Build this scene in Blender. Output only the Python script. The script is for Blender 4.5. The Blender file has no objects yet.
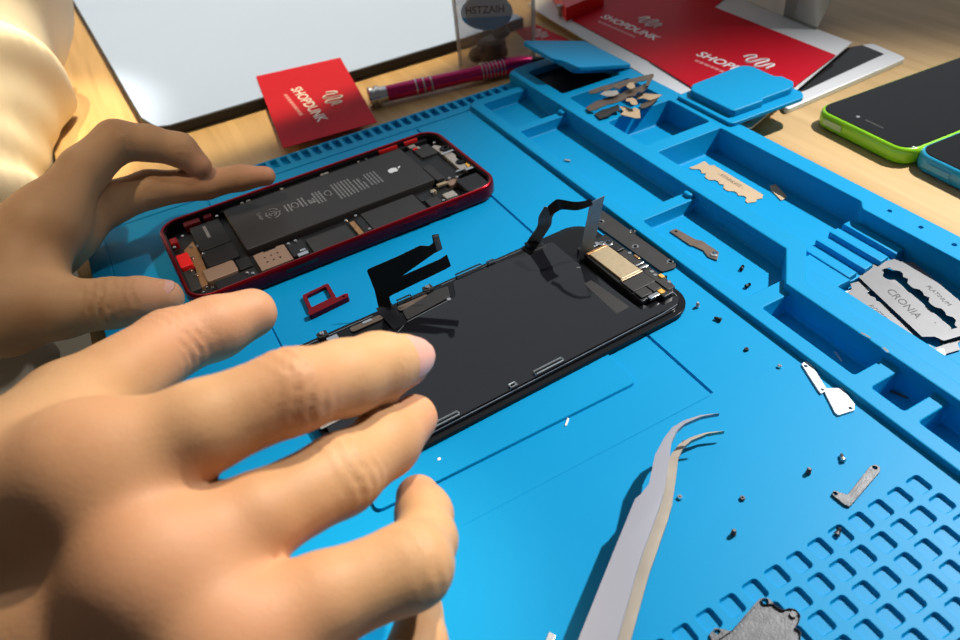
import bpy, bmesh, math, random
import numpy as np
from mathutils import Vector, Matrix, noise
from mathutils.geometry import tessellate_polygon
C = bpy.context.scene
COL = C.collection
PI = math.pi
MM = 0.001
rad = math.radians
# ------------------------------------------------------------------ camera model (mm)
FOC = 730.08
YAW, PITCH, ROLL = 0.41988, 0.72454, -0.12021
CAM = np.array([10.586, -266.543, 193.765])
def cam_axes():
    cy, sy, cp, sp = math.cos(YAW), math.sin(YAW), math.cos(PITCH), math.sin(PITCH)
    f = np.array([sy*cp, cy*cp, -sp]); r = np.array([cy, -sy, 0.]); u = np.cross(r, f)
    cr, sr = math.cos(ROLL), math.sin(ROLL)
    return cr*r+sr*u, -sr*r+cr*u, f
RR, UU, FF = cam_axes()
def U(px, py, z=0.0):
    d = (px-480)/FOC*RR + (320-py)/FOC*UU + FF
    t = (z-CAM[2])/d[2]
    q = CAM+t*d
    return Vector((q[0], q[1], z))
def D(px, py, dist):
    return CAM + dist*((px-480)/FOC*RR + (320-py)/FOC*UU + FF)

# ------------------------------------------------------------------ materials
def mat(name, base, rough=.5, metal=0., spec=.5, var=0., vscale=60., bump=0., bscale=300., coat=0., sss=0., trans=0., ior=1.45, alpha=1., rvar=0.):
    m = bpy.data.materials.new(name); m.use_nodes = True
    nt = m.node_tree; b = nt.nodes['Principled BSDF']
    tc = nt.nodes.new('ShaderNodeTexCoord')
    n = nt.nodes.new('ShaderNodeTexNoise'); n.inputs['Scale'].default_value = vscale; n.inputs['Detail'].default_value = 5
    nt.links.new(tc.outputs['Object'], n.inputs['Vector'])
    mx = nt.nodes.new('ShaderNodeMix'); mx.data_type = 'RGBA'
    mx.inputs[6].default_value = (*[max(0, c*(1-var)) for c in base], 1)
    mx.inputs[7].default_value = (*[min(1, c*(1+var)) for c in base], 1)
    nt.links.new(n.outputs['Fac'], mx.inputs[0]); nt.links.new(mx.outputs[2], b.inputs['Base Color'])
    b.inputs['Roughness'].default_value = rough; b.inputs['Metallic'].default_value = metal
    b.inputs['Specular IOR Level'].default_value = spec; b.inputs['IOR'].default_value = ior
    if rvar:
        mr = nt.nodes.new('ShaderNodeMapRange'); mr.inputs[3].default_value = max(.02, rough-rvar); mr.inputs[4].default_value = min(1, rough+rvar)
        nt.links.new(n.outputs['Fac'], mr.inputs[0]); nt.links.new(mr.outputs[0], b.inputs['Roughness'])
    if coat: b.inputs['Coat Weight'].default_value = coat; b.inputs['Coat Roughness'].default_value = .1
    if sss:
        b.inputs['Subsurface Weight'].default_value = sss; b.inputs['Subsurface Radius'].default_value = (1, .35, .18)
        b.inputs['Subsurface Scale'].default_value = .004
    if trans: b.inputs['Transmission Weight'].default_value = trans
    if alpha < 1: b.inputs['Alpha'].default_value = alpha
    if bump:
        n2 = nt.nodes.new('ShaderNodeTexNoise'); n2.inputs['Scale'].default_value = bscale; n2.inputs['Detail'].default_value = 4
        nt.links.new(tc.outputs['Object'], n2.inputs['Vector'])
        bp = nt.nodes.new('ShaderNodeBump'); bp.inputs['Strength'].default_value = bump; bp.inputs['Distance'].default_value = .0006
        nt.links.new(n2.outputs['Fac'], bp.inputs['Height']); nt.links.new(bp.outputs['Normal'], b.inputs['Normal'])
    return m
def wood_mat():
    m = mat('oak_wood', (.62, .40, .19), .42, bump=.06, bscale=180)
    nt = m.node_tree; b = nt.nodes['Principled BSDF']
    tc = nt.nodes['Texture Coordinate']
    mp = nt.nodes.new('ShaderNodeMapping'); mp.inputs['Scale'].default_value = (75, 4.5, 30)
    nt.links.new(tc.outputs['Object'], mp.inputs['Vector'])
    n = nt.nodes.new('ShaderNodeTexNoise'); n.inputs['Scale'].default_value = 1.3; n.inputs['Detail'].default_value = 7; n.inputs['Distortion'].default_value = .5
    nt.links.new(mp.outputs[0], n.inputs['Vector'])
    cr = nt.nodes.new('ShaderNodeValToRGB')
    e = cr.color_ramp.elements
    e[0].position = .25; e[0].color = (.46, .28, .115, 1); e[1].position = .72; e[1].color = (.66, .445, .215, 1)
    nt.links.new(n.outputs['Fac'], cr.inputs[0]); nt.links.new(cr.outputs[0], b.inputs['Base Color'])
    return m
def skin_mat():
    m = mat('skin', (.56, .30, .175), .52, sss=.12, bump=.14, bscale=1100, spec=.3)
    nt = m.node_tree; b = nt.nodes['Principled BSDF']; tc = nt.nodes['Texture Coordinate']
    n = nt.nodes.new('ShaderNodeTexNoise'); n.inputs['Scale'].default_value = 38; n.inputs['Detail'].default_value = 6
    nt.links.new(tc.outputs['Object'], n.inputs['Vector'])
    at = nt.nodes.new('ShaderNodeAttribute'); at.attribute_name = 'blush'
    cr = nt.nodes.new('ShaderNodeValToRGB'); e = cr.color_ramp.elements
    e[0].position = .3; e[0].color = (.46, .245, .115, 1); e[1].position = .7; e[1].color = (.58, .34, .175, 1)
    nt.links.new(n.outputs['Fac'], cr.inputs[0])
    mx = nt.nodes.new('ShaderNodeMix'); mx.data_type = 'RGBA'; mx.inputs[7].default_value = (.62, .27, .16, 1)
    nt.links.new(at.outputs['Fac'], mx.inputs[0]); nt.links.new(cr.outputs[0], mx.inputs[6]); nt.links.new(mx.outputs[2], b.inputs['Base Color'])
    return m
M = {}
M['silicone'] = mat('blue_silicone', (.002, .285, .57), .45, var=.05, vscale=14, bump=.03, bscale=900, rvar=.08, spec=.15)
M['wood'] = wood_mat()
M['skin'] = skin_mat()
M['nail'] = mat('fingernail', (.62, .33, .27), .3, var=.08, vscale=200, spec=.5, sss=.1)
M['cloth'] = mat('cream_cotton', (.74, .66, .52), .9, var=.05, vscale=40, bump=.25, bscale=1500, spec=.1)
M['red_metal'] = mat('red_anodised', (.33, .0015, .011), .28, metal=.85, var=.08, vscale=80, coat=.2)
M['red_inner'] = mat('red_inner', (.34, .004, .01), .45, metal=.3, var=.2, vscale=150)
M['red_bright'] = mat('red_plastic', (.80, .012, .012), .4, var=.1, vscale=200)
M['battery'] = mat('battery_wrap', (.030, .027, .026), .42, var=.15, vscale=40, bump=.03, bscale=500, spec=.45)
M['black'] = mat('black_plastic', (.010, .010, .011), .45, var=.2, vscale=120)
M['dark'] = mat('dark_shield', (.028, .026, .025), .5, var=.25, vscale=150, bump=.06, bscale=800)
M['flex'] = mat('flex_cable', (.006, .006, .008), .33, var=.2, vscale=120, spec=.5)
M['flexgrey'] = mat('flex_grey', (.24, .27, .29), .35, metal=.3, var=.3, vscale=260)
M['glass'] = mat('display_back', (.008, .008, .010), .06, var=.12, vscale=30, spec=.9)
M['gloss'] = mat('black_gloss', (.006, .006, .007), .1, var=.1, vscale=30, spec=.35)
M['gold'] = mat('gold_plate', (.55, .43, .27), .45, metal=.6, var=.18, vscale=500, bump=.1, bscale=2500)
M['tan'] = mat('tan_plate', (.34, .22, .155), .5, metal=.4, var=.1, vscale=200)
M['steel'] = mat('steel', (.62, .63, .65), .32, metal=.9, var=.08, vscale=150, bump=.05, bscale=700)
M['satin'] = mat('satin_steel', (.30, .30, .34), .45, metal=.5, var=.03, vscale=90)
M['tanarm'] = mat('tan_reflect_steel', (.36, .31, .25), .4, metal=.6, var=.2, vscale=120)  # tan reflection on the lower tweezer arm put into its base colour
M['chrome'] = mat('chrome', (.8, .8, .8), .15, metal=1., var=.1, vscale=100)
M['dull'] = mat('scratched_steel', (.11, .11, .115), .5, metal=.5, var=.6, vscale=350, bump=.2, bscale=1600)
M['greyblade'] = mat('grey_blade', (.15, .15, .155), .5, metal=.6, var=.15, vscale=120)
M['tanblade'] = mat('tan_blade', (.55, .40, .25), .5, metal=.2, var=.08, vscale=200)
M['brownblade'] = mat('brown_blade', (.20, .145, .11), .4, metal=.6, var=.35, vscale=200)
M['white'] = mat('white_print', (.82, .82, .82), .5, var=.02)
M['greyprint'] = mat('grey_print', (.24, .24, .24), .5, var=.05)
M['pinkprint'] = mat('pink_print', (.72, .28, .28), .5, var=.05)
M['inkprint'] = mat('ink_print', (.03, .03, .035), .5, var=.1)
M['redcard'] = mat('red_card', (.55, .0015, .016), .5, var=.05, vscale=60, spec=.15)
M['paper'] = mat('white_paper', (.66, .67, .69), .6, var=.03, vscale=50)
M['board'] = mat('pale_board', (.45, .60, 1.0), .4, var=.03, vscale=12)
M['boardedge'] = mat('board_edge', (.030, .030, .036), .5, var=.2, vscale=60)
M['magenta'] = mat('magenta_metal', (.62, .012, .14), .25, metal=.75, var=.05, coat=.4)
M['green'] = mat('green_plastic', (.30, .70, .012), .22, var=.03, coat=.4)
M['cyanp'] = mat('cyan_plastic', (.012, .33, .55), .22, var=.03, coat=.4)
M['button'] = mat('pale_button', (.52, .72, .36), .4, var=.05)
M['silver'] = mat('silver_alu', (.72, .73, .75), .42, metal=.2, var=.03)
M['clear'] = mat('clear_film', (.46, .38, .32), .3, var=.12, vscale=50, alpha=.36, spec=.4)
M['seam'] = mat('film_seam', (.72, .71, .70), .35, var=.05, alpha=.6)
M['lblblue'] = mat('label_blue', (.015, .32, .70), .5, var=.08)
M['lblpale'] = mat('label_pale', (.52, .68, .78), .5, var=.08)
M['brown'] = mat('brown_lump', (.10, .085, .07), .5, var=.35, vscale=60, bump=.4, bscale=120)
M['copper'] = mat('copper', (.55, .30, .14), .4, metal=.8, var=.25, vscale=300)
M['yellow'] = mat('yellow_tape', (.75, .40, .06), .5, var=.2, vscale=400)
M['sensor'] = mat('pale_bracket', (.46, .42, .37), .45, metal=.4, var=.2, vscale=400)
M['carton'] = mat('white_carton', (.70, .69, .66), .7, var=.03, vscale=40)

# ------------------------------------------------------------------ mesh helpers (mm)
class MB:
    def __init__(self): self.v = []; self.f = []
    def add(self, vs, fs, T=None):
        n = len(self.v)
        if T is not None: vs = [T @ Vector(v) for v in vs]
        self.v += [tuple(v) for v in vs]; self.f += [tuple(i+n for i in f) for f in fs]
        return self
    def build(self, name, m, parent=None, loc=None, ang=32, merge=False):
        me = bpy.data.meshes.new(name)
        me.from_pydata([(a*MM, b*MM, c*MM) for a, b, c in self.v], [], self.f)
        bm = bmesh.new(); bm.from_mesh(me)
        if merge: bmesh.ops.remove_doubles(bm, verts=bm.verts, dist=1e-6)
        bmesh.ops.recalc_face_normals(bm, faces=bm.faces)
        bm.to_mesh(me); bm.free()
        for p in me.polygons: p.use_smooth = True
        me.set_sharp_from_angle(angle=rad(ang))
        me.materials.append(M[m]); me.update()
        o = bpy.data.objects.new(name, me); COL.objects.link(o)
        if parent: o.parent = parent
        if loc is not None: o.location = Vector(loc)*MM
        return o
def rrect(x0, y0, x1, y1, r, n=5):
    if x0 > x1: x0, x1 = x1, x0
    if y0 > y1: y0, y1 = y1, y0
    r = min(r, (x1-x0)/2-1e-3, (y1-y0)/2-1e-3)
    if r <= 0: return [(x0, y0), (x1, y0), (x1, y1), (x0, y1)]
    P = []
    for cx, cy, a0 in ((x1-r, y0+r, -90), (x1-r, y1-r, 0), (x0+r, y1-r, 90), (x0+r, y0+r, 180)):
        for i in range(n+1):
            a = rad(a0+90*i/n); P.append((cx+r*math.cos(a), cy+r*math.sin(a)))
    return P
def area(P): return sum(P[i][0]*P[(i+1) % len(P)][1]-P[(i+1) % len(P)][0]*P[i][1] for i in range(len(P)))/2
def ccw(P): return list(P) if area(P) > 0 else list(P)[::-1]
def offs(P, d):     # positive d: outward, P counter-clockwise
    n = len(P); R = []
    for i in range(n):
        a = Vector(P[i-1]); b = Vector(P[i]); c = Vector(P[(i+1) % n])
        e1 = (b-a).normalized() if (b-a).length > 1e-9 else Vector((1, 0)); e2 = (c-b).normalized() if (c-b).length > 1e-9 else e1
        n1 = Vector((e1.y, -e1.x)); n2 = Vector((e2.y, -e2.x)); m = n1+n2
        m = m.normalized() if m.length > 1e-6 else n1
        k = max(.35, m.dot(n1)); R.append((b.x+m.x*d/k, b.y+m.y*d/k))
    return R
def roundpoly(P, r, n=4):
    P = ccw(P); R = []; N = len(P)
    for i in range(N):
        a, b, c = Vector(P[i-1]), Vector(P[i]), Vector(P[(i+1) % N])
        d1, d2 = (a-b), (c-b); rr = min(r, d1.length*.45, d2.length*.45)
        p, q = b+d1.normalized()*rr, b+d2.normalized()*rr
        for k in range(n+1):
            t = k/n; R.append(tuple((1-t)**2*p+2*t*(1-t)*b+t*t*q))
    return R
def circ(x, y, r, n=16): return [(x+r*math.cos(2*PI*i/n), y+r*math.sin(2*PI*i/n)) for i in range(n)]
def cap(mb, loops, z, T=None, flip=False):
    polys = [[Vector((a, b, 0)) for a, b in L] for L in loops]
    tri = tessellate_polygon(polys)
    vs = [(a, b, z) for L in loops for a, b in L]
    mb.add(vs, [t[::-1] if flip else t for t in tri], T)
def wall(mb, ringA, ringB, T=None):     # rings: lists of 3D
    n = len(ringA)
    mb.add(list(ringA)+list(ringB), [(i, (i+1) % n, n+(i+1) % n, n+i) for i in range(n)], T)
def z3(P, z): return [(a, b, z) for a, b in P]
def prism(mb, P, z0, z1, holes=(), bev=0., T=None):
    P = ccw(P); top = P
    if bev > 0:
        top = offs(P, -bev); mid = offs(P, -bev*.3)
        vs = z3(P, z0)+z3(P, z1-bev)+z3(mid, z1-bev*.3)+z3(top, z1); n = len(P)
        mb.add(vs, [(k*n+i, k*n+(i+1) % n, (k+1)*n+(i+1) % n, (k+1)*n+i) for k in range(3) for i in range(n)], T)
    else: wall(mb, z3(P, z0), z3(P, z1), T)
    cap(mb, [top]+[list(h) for h in holes], z1, T); cap(mb, [P]+[list(h) for h in holes], z0, T, True)
    for h in holes: wall(mb, z3(h, z0), z3(h, z1), T)
    return mb
def box(mb, x0, y0, z0, x1, y1, z1, r=.0, bev=.0, T=None, n=3): return prism(mb, rrect(x0, y0, x1, y1, r, n), z0, z1, (), bev, T)
def tube(mb, pts, rs, n=12, T=None, closed=False):
    pts = [Vector(p) for p in pts]
    if not hasattr(rs, '__len__'): rs = [rs]*len(pts)
    rings = []; up = None
    for i, p in enumerate(pts):
        if closed: t = pts[(i+1) % len(pts)]-pts[i-1]
        else: t = pts[min(i+1, len(pts)-1)]-pts[max(i-1, 0)]
        t.normalize()
        if up is None: up = t.orthogonal().normalized()
        up = (up-t*up.dot(t)).normalized(); w = t.cross(up)
        rings.append([p+rs[i]*(math.cos(2*PI*k/n)*up+math.sin(2*PI*k/n)*w) for k in range(n)])
    vs = [v for R in rings for v in R]; L = len(rings)
    fs = [(a*n+k, a*n+(k+1) % n, ((a+1) % L)*n+(k+1) % n, ((a+1) % L)*n+k) for a in range(L if closed else L-1) for k in range(n)]
    if not closed: fs += [tuple(range(n))[::-1], tuple((L-1)*n+k for k in range(n))]
    mb.add(vs, fs, T); return mb
def lathe(mb, prof, n=24, T=None):      # prof (r,z)
    vs = [(r*math.cos(2*PI*k/n), r*math.sin(2*PI*k/n), z) for r, z in prof for k in range(n)]; L = len(prof)
    fs = [(a*n+k, a*n+(k+1) % n, (a+1)*n+(k+1) % n, (a+1)*n+k) for a in range(L-1) for k in range(n)]
    fs += [tuple(range(n))[::-1], tuple((L-1)*n+k for k in range(n))]
    mb.add(vs, fs, T); return mb
def ribbon(mb, pts, wid, th, T=None):   # pts 3D, wid: list of width vectors
    pts = [Vector(p) for p in pts]; wid = [Vector(w) for w in wid]; vs = []
    for i, p in enumerate(pts):
        t = (pts[min(i+1, len(pts)-1)]-pts[max(i-1, 0)]).normalized(); nn = t.cross(wid[i]).normalized()*th/2; w = wid[i]/2
        vs += [p-w-nn, p+w-nn, p+w+nn, p-w+nn]
    L = len(pts)
    fs = [(a*4+k, a*4+(k+1) % 4, a*4+4+(k+1) % 4, a*4+4+k) for a in range(L-1) for k in range(4)]+[(0, 1, 2, 3), (L*4-4, L*4-1, L*4-2, L*4-3)]
    mb.add(vs, fs, T); return mb
def smoothpath(P, n=6):     # Catmull-Rom
    P = [np.array(p, float) for p in P]; Q = []
    for i in range(len(P)-1):
        a, b, c, d = P[max(i-1, 0)], P[i], P[i+1], P[min(i+2, len(P)-1)]
        for k in range(n):
            t = k/n; Q.append(.5*((2*b)+(-a+c)*t+(2*a-5*b+4*c-d)*t*t+(-a+3*b-3*c+d)*t**3))
    Q.append(P[-1]); return Q
def text_mesh(mb, s, size, T, th=.06, bold=.0, sx=1.):
    cu = bpy.data.curves.new('lettering', 'FONT'); cu.body = s; cu.size = size; cu.align_x = 'CENTER'; cu.align_y = 'CENTER'
    cu.extrude = th/2; cu.offset = bold; cu.resolution_u = 3
    o = bpy.data.objects.new('lettering', cu); COL.objects.link(o)
    dg = bpy.context.evaluated_depsgraph_get(); ev = o.evaluated_get(dg); me = ev.to_mesh()
    mb.add([(v.co.x*sx, v.co.y, v.co.z) for v in me.vertices], [tuple(p.vertices) for p in me.polygons], T)
    ev.to_mesh_clear(); bpy.data.objects.remove(o); bpy.data.curves.remove(cu)
    return mb
def TR(x, y, z, rz=0, rx=0, ry=0): return Matrix.Translation((x, y, z)) @ Matrix.Rotation(rz, 4, 'Z') @ Matrix.Rotation(ry, 4, 'Y') @ Matrix.Rotation(rx, 4, 'X')
def tag(o, label, cat, group=None):
    o['label'] = label; o['category'] = cat
    if group: o['group'] = group
    return o
def thing(name, label, cat, loc=(0, 0, 0), rz=0, group=None):
    o = bpy.data.objects.new(name, None); COL.objects.link(o); o.empty_display_size = .01
    o.location = Vector(loc)*MM; o.rotation_euler = (0, 0, rz)
    return tag(o, label, cat, group)
def struct(o): o['kind'] = 'structure'; return o

ZT = -8.0        # table top height; the mat's work surface is z = 0
# ------------------------------------------------------------------ table and floor
mb = MB(); prism(mb, rrect(-44, -420, 900, 900, 4), ZT-28, ZT, (), 1.5)
tb = mb.build('tabletop', 'wood'); tb['label'] = ''; 
table = thing('wooden_table', 'pale oak table with fine grain under the blue mat', 'table', (0, 0, -740))
del tb['label']; tb.parent = table; tb.location = (0, 0, .74)
for x, y in ((10, -370), (850, -370), (10, 850), (850, 850)):
    mb = MB(); box(mb, x-25, y-25, 0, x+25, y+25, 704, 4, 0); mb.build('leg', 'wood', table)
M['floor'] = mat('grey_floor', (.10, .095, .09), .6, var=.2, vscale=8)
mb = MB(); box(mb, -1500, -1500, -770, 2500, 2500, -740); struct(mb.build('floor', 'floor'))

# ------------------------------------------------------------------ silicone mat
mat_root = thing('silicone_repair_mat', 'large bright blue silicone repair mat with tray compartments and hole grid', 'mat')
LIP = [(0, 0), (.18, -.05), (.38, -.2), (.5, -.5)]
def pit(P, depth, fl=.5, lip=1.):
    pr = [(a*lip, b*lip) for a, b in LIP]
    e = pr[-1][0]
    return ccw(P), pr+[(e+.1, -depth+fl), (e+.15+fl*.4, -depth+fl*.3), (e+.1+fl, -depth)]
def shallow(P, depth): return ccw(P), [(0, 0), (.1, -depth*.3), (.22, -depth*.8), (.35, -depth)]
def raised(P, h): return ccw(P), [(0, 0), (.12, h*.5), (.2, h*.85), (.4, h)]
def plate(mb, outer, z, pits, skirt):
    outer = ccw(outer); rings = [(-.7, 0), (-.35, -.08), (-.1, -.32), (0, -.7), (0, -skirt)]
    R = [z3(offs(outer, a), z+b) for a, b in rings]; n = len(outer)
    vs = [v for r in R for v in r]
    mb.add(vs, [(k*n+i, k*n+(i+1) % n, (k+1)*n+(i+1) % n, (k+1)*n+i) for k in range(len(R)-1) for i in range(n)])
    cap(mb, [offs(outer, -.7)]+[p for p, _ in pits], z)
    for P, prof in pits:
        n = len(P); R = [z3(offs(P, -a), z+b) for a, b in prof]
        mb.add([v for r in R for v in r], [(k*n+i, k*n+(i+1) % n, (k+1)*n+(i+1) % n, (k+1)*n+i) for k in range(len(R)-1) for i in range(n)])
        cap(mb, [offs(P, -prof[-1][0])], z+prof[-1][1])
mb = MB()
pits = []
for i in range(44):                                  # ruler notches along the far edge
    x = 218.2-6.2*i
    if x < -30: break
    pits.append(pit(rrect(x-4.4, 107.4, x, 117.4, .4, 2), 2.6, .2, .5))
for c in range(16):                                  # grid of finger holes
    for r in range(11):
        x = 176.9-8.1*c; y = -203.8-7.7*r
        pits.append(pit(rrect(x-5.7, y-6.1, x, y, 1.3, 4), 1.3, .3, .4))
pits.append(shallow(rrect(-34, 100.2, 184, 101.3, .4, 2), .9))
pits.append(shallow(rrect(147.9, -146, 149.2, 99, .6, 3), .9))
pits.append(shallow(rrect(25.6, -108, 26.7, 99, .5, 3), .7))
pits.append(shallow(rrect(-27, -320, -26.2, 99, .3, 2), .35))
pits.append(shallow(rrect(50, -146.6, 147, -146.2, .15, 2), .2))
pits.append(raised(rrect(29.2, -128.4, 130, -46, 2.5, 5), 1.1))
pits.append(pit(circ(22, -152, 16, 40), 1.2, .3, .6))
plate(mb, [(-36, -331), (186.5, -331), (186.5, 100), (225, 104), (225, 119), (-36, 119)], 0, pits, 7.9)
# near tray row (lower rim)
pits = []
for y0, y1, x1 in ((60.5, 99, 223), (-45.5, 56, 223), (-117, -51.5, 223), (-167.5, -124, 206.6), (-187, -173.5, 206.6), (-208, -191.5, 206.6), (-260, -213, 206.6), (-322, -265, 206.6)):
    dp = 6.2 if y1 > -60 else 8.2
    pits.append(pit(rrect(191.5, y0, x1, y1, 1.6, 5), dp, .8))
plate(mb, roundpoly([(185.4, -331), (224.5, -331), (224.5, 105.6), (190, 105.6), (185.4, 102)], 1.5), 2.5, pits, 10.4)
for y in (58.2, -48.3): prism(mb, rrect(219.6, y-2.4, 224, y+2.4, 1.2, 4), -4, 4.4, (), .8)
# far tray row with the tall rims
R2 = [(222.6, 119), (222.6, -105.5), (206, -121.5), (206, -331), (283, -331), (283, 123), (229, 123)]
big = [(231.5, -12), (273, -12), (273.6, -99.5), (269.4, -103.5), (269.4, -322), (212.4, -322), (212.4, -125), (231.5, -107.5)]
pits = [pit(rrect(231.5, 73, 273.5, 113, 2, 5), 12.5, 1), pit(rrect(231.5, 35, 273.5, 67.5, 2, 5), 11, 1), pit(rrect(231, -4.2, 273.5, 29.4, 2, 5), 12.5, 1),
        pit(roundpoly(big, 1.6, 4), 12.5, 1)]
for y in (-111, -126, -141, -156, -171): pits.append(pit(circ(276.4, y, 1.2, 12), 1.6, .2, .4))
plate(mb, R2, 6, pits, 13.9)
# stepped wedge inside the far tray
prism(mb, [(213, -127.8), (213, -124.5), (231, -107), (238, -102), (268, -102), (268, -127.8)], -7, -3.6, (), .4)
prism(mb, [(213, -128.4), (213, -124.6), (231, -107.5), (236, -107.5), (236, -128.4)], -7, -1.6, (), .4)
for i, x in enumerate((236, 245, 254, 263)):
    y1 = (-104.5, -102.3, -101.4, -100.6)[i]
    prism(mb, [(x, -127.6), (x+5.2, -127), (x+5.2, y1), (x, y1)], -7, -1., (), .5)
mb.build('mat_body', 'silicone', mat_root, ang=40)
mb = MB(); box(mb, 232.6, 74.2, -6, 272.4, 112, 2.6, 2, .4); mb.build('pocket_dark_fill', 'black', mat_root)  # black block added to make the pocket interior look dark
# hinged magnet-pocket lids
mb = MB()
prism(mb, roundpoly([(277, -15.5), (326, -16.5), (330.5, -12), (331, 27), (327, 29.5), (277, 27.5)], 2.5), 6.1, 7.9, (), .6)
prism(mb, roundpoly([(282, -10.5), (302, -11), (303, -9.4), (324, -9.6), (330.5, -5), (331, 5), (328, 6.5), (328.5, 25), (324, 29), (287, 27.2), (281.5, 22)], 2.2), 7.5, 11.6, (), .9)
mb.build('lid', 'silicone', mat_root, ang=40)
mb = MB()
Tl = Matrix.Translation((282, 98, 6.4)) @ Matrix.Rotation(rad(14), 4, 'Y')
prism(mb, roundpoly([(1, -22), (-40, -24), (-43, -10), (-47, -8), (-47, 26), (-44, 30), (1, 27)], 2.), 0, 2.2, (), .6, Tl)
prism(mb, roundpoly([(-6, -18), (-38, -18), (-38, 23), (-6, 22)], 3), -3.4, .2, (), 0, Tl)
mb.build('lid', 'silicone', mat_root, ang=40)

# ------------------------------------------------------------------ red phone body
random.seed(3)
ph = thing('opened_phone', 'opened red phone body with black battery and bare circuit boards', 'phone', (.2, 3.2, .05), .02877)
L_, W_ = 153.2, 72.4
mb = MB(); o = rrect(0, 0, L_, W_, 11, 10); ih = rrect(2.0, 2.0, L_-2.0, W_-2.0, 9.2, 10)
oo = ccw(o)
rings = [(-2.2, .3), (-.8, .6), (-.15, 1.8), (0, 3.2), (0, 5.2), (-.15, 6.9), (-.55, 7.9), (-1.0, 8.2)]
R = [z3(offs(oo, a), b) for a, b in rings]; n = len(oo)
mb.add([v for r in R for v in r], [(k*n+i, k*n+(i+1) % n, (k+1)*n+(i+1) % n, (k+1)*n+i) for k in range(len(R)-1) for i in range(n)])
top = offs(oo, -1.0); inn = offs(oo, -2.0)
wall(mb, z3(top, 8.2), z3(inn, 7.9)); wall(mb, z3(inn, 7.9), z3(inn, 2.0))
cap(mb, [offs(oo, -2.2)], .3, None, True)
mb.build('side_frame', 'red_metal', ph, ang=40, merge=True)
mb = MB(); prism(mb, offs(oo, -2.05), 1.2, 2.6); mb.build('inner_pan', 'black', ph)
mb = MB(); prism(mb, offs(oo, -1.95), 2.5, 7.1, [offs(oo, -2.7)[::-1]]); mb.build('inner_wall', 'black', ph)
for x0, x1 in ((100, 117), (122, 128)):
    mb = MB(); box(mb, x0, -.45, 4.1, x1, .6, 6.0, .5); mb.build('side_button', 'red_metal', ph)
mb = MB(); box(mb, 42, -.05, 4.2, 57, .4, 5.8, .5); mb.build('sim_slot', 'black', ph)
# battery with print
mb = MB(); box(mb, 31.5, 25.0, 2.6, 129.3, 66.2, 6.6, 1.2, .8); bat = mb.build('battery', 'battery', ph)
mb = MB(); Zb = 6.62
text_mesh(mb, 'Li-ion', 3.0, TR(45.6, 48.5, Zb, -PI/2))
for i in range(3):                                   # loop of arrows
    a = 2*PI*i/3+.4
    pts = [(51.5+4.4*math.cos(a+t*1.5)*.75, 47+4.4*math.sin(a+t*1.5), Zb) for t in (0, .25, .5, .75, 1)]
    tube(mb, pts, .28, 4)
    tube(mb, [(p[0]*.5+25.75, p[1]*.5+23.5, Zb) for p in pts], .25, 4)
tube(mb, [(47.5, 47, Zb), (55.5, 47, Zb)], .25, 4)
def textbar(x, y0, y1, w=.75):
    y = y1
    while y > y0+.5:
        l = random.uniform(1.1, 2.6); l = min(l, y-y0); prism(mb, [(x, y-l), (x+w, y-l), (x+w, y), (x, y)], Zb-.03, Zb+.03); y -= l+.45
for x, a, b in ((58, 43.5, 50.5), (59.8, 43.5, 50.5), (65.6, 43, 52), (67.4, 43, 52), (73.2, 41, 52.5), (74.9, 41, 52.5), (76.6, 41, 52.5)): textbar(x, a, b)
for x in (84, 85.8, 87.6, 89.4, 91.2, 93): textbar(x, 37.8, 54)
for x in (95.2, 97, 98.8): textbar(x, 39, 51 if x < 98 else 46)
for x in (101.5, 103.3, 105.1, 106.9): textbar(x, 39.5, 52.5)
tube(mb, [(98.2, 47.6, Zb), (101, 49.5, Zb), (98.2, 51.4, Zb)], .25, 4, closed=True)
tube(mb, [(62.8+1.6*math.cos(t*PI/8), 47+2.6*math.sin(t*PI/8), Zb) for t in range(16)], .3, 4, closed=True)
tube(mb, [(80.2+1.6*math.cos(t*PI/8), 47+2.6*math.sin(t*PI/8), Zb) for t in range(16)], .35, 4, closed=True)
for a in (69.6,):
    for r in range(5):
        for c in range(5):
            if random.random() < .62: prism(mb, [(a+r*.62, 43.5+c*.9), (a+r*.62+.55, 43.5+c*.9), (a+r*.62+.55, 44.3+c*.9), (a+r*.62, 44.3+c*.9)], Zb-.03, Zb+.03)
mb.build('printed_text', 'greyprint', bat)
mb = MB()                                            # fruit-shaped mark, leaf to the right
P = []
for i in range(36):
    t = 2*PI*i/36; r = 2.55*(1+.07*math.cos(2*t))
    x = r*math.cos(t); y = r*math.sin(t)*1.02
    if x > 1.7: x -= .55*max(0, 1-abs(y)/.9)
    if x < -1.8: x += .35*max(0, 1-abs(y)/.8)
    dx, dy = x+.2, y+3.2
    d = math.hypot(dx, dy)
    if d < 1.5: x += dx/d*(1.5-d); y += dy/d*(1.5-d)
    P.append((116+x, 46.6+y))
prism(mb, P, Zb-.03, Zb+.03)
prism(mb, roundpoly([(118.9, 46.4), (120.0, 47.0), (121.2, 48.6), (119.6, 48.2)], .6), Zb-.03, Zb+.03)
mb.build('fruit_mark', 'white', bat)
def comp(name, m, x0, y0, x1, y1, z0, z1, r=.4, bev=.25, par=None):
    mb = MB(); box(mb, x0, y0, z0, x1, y1, z1, r, bev); return mb.build(name, m, par or ph)
def screwdot(mb, x, y, z, r=.75): lathe(mb, [(r, -.6), (r, .05), (r*.8, .25), (r*.35, .25), (r*.3, .0)], 10, TR(x, y, z))
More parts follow.
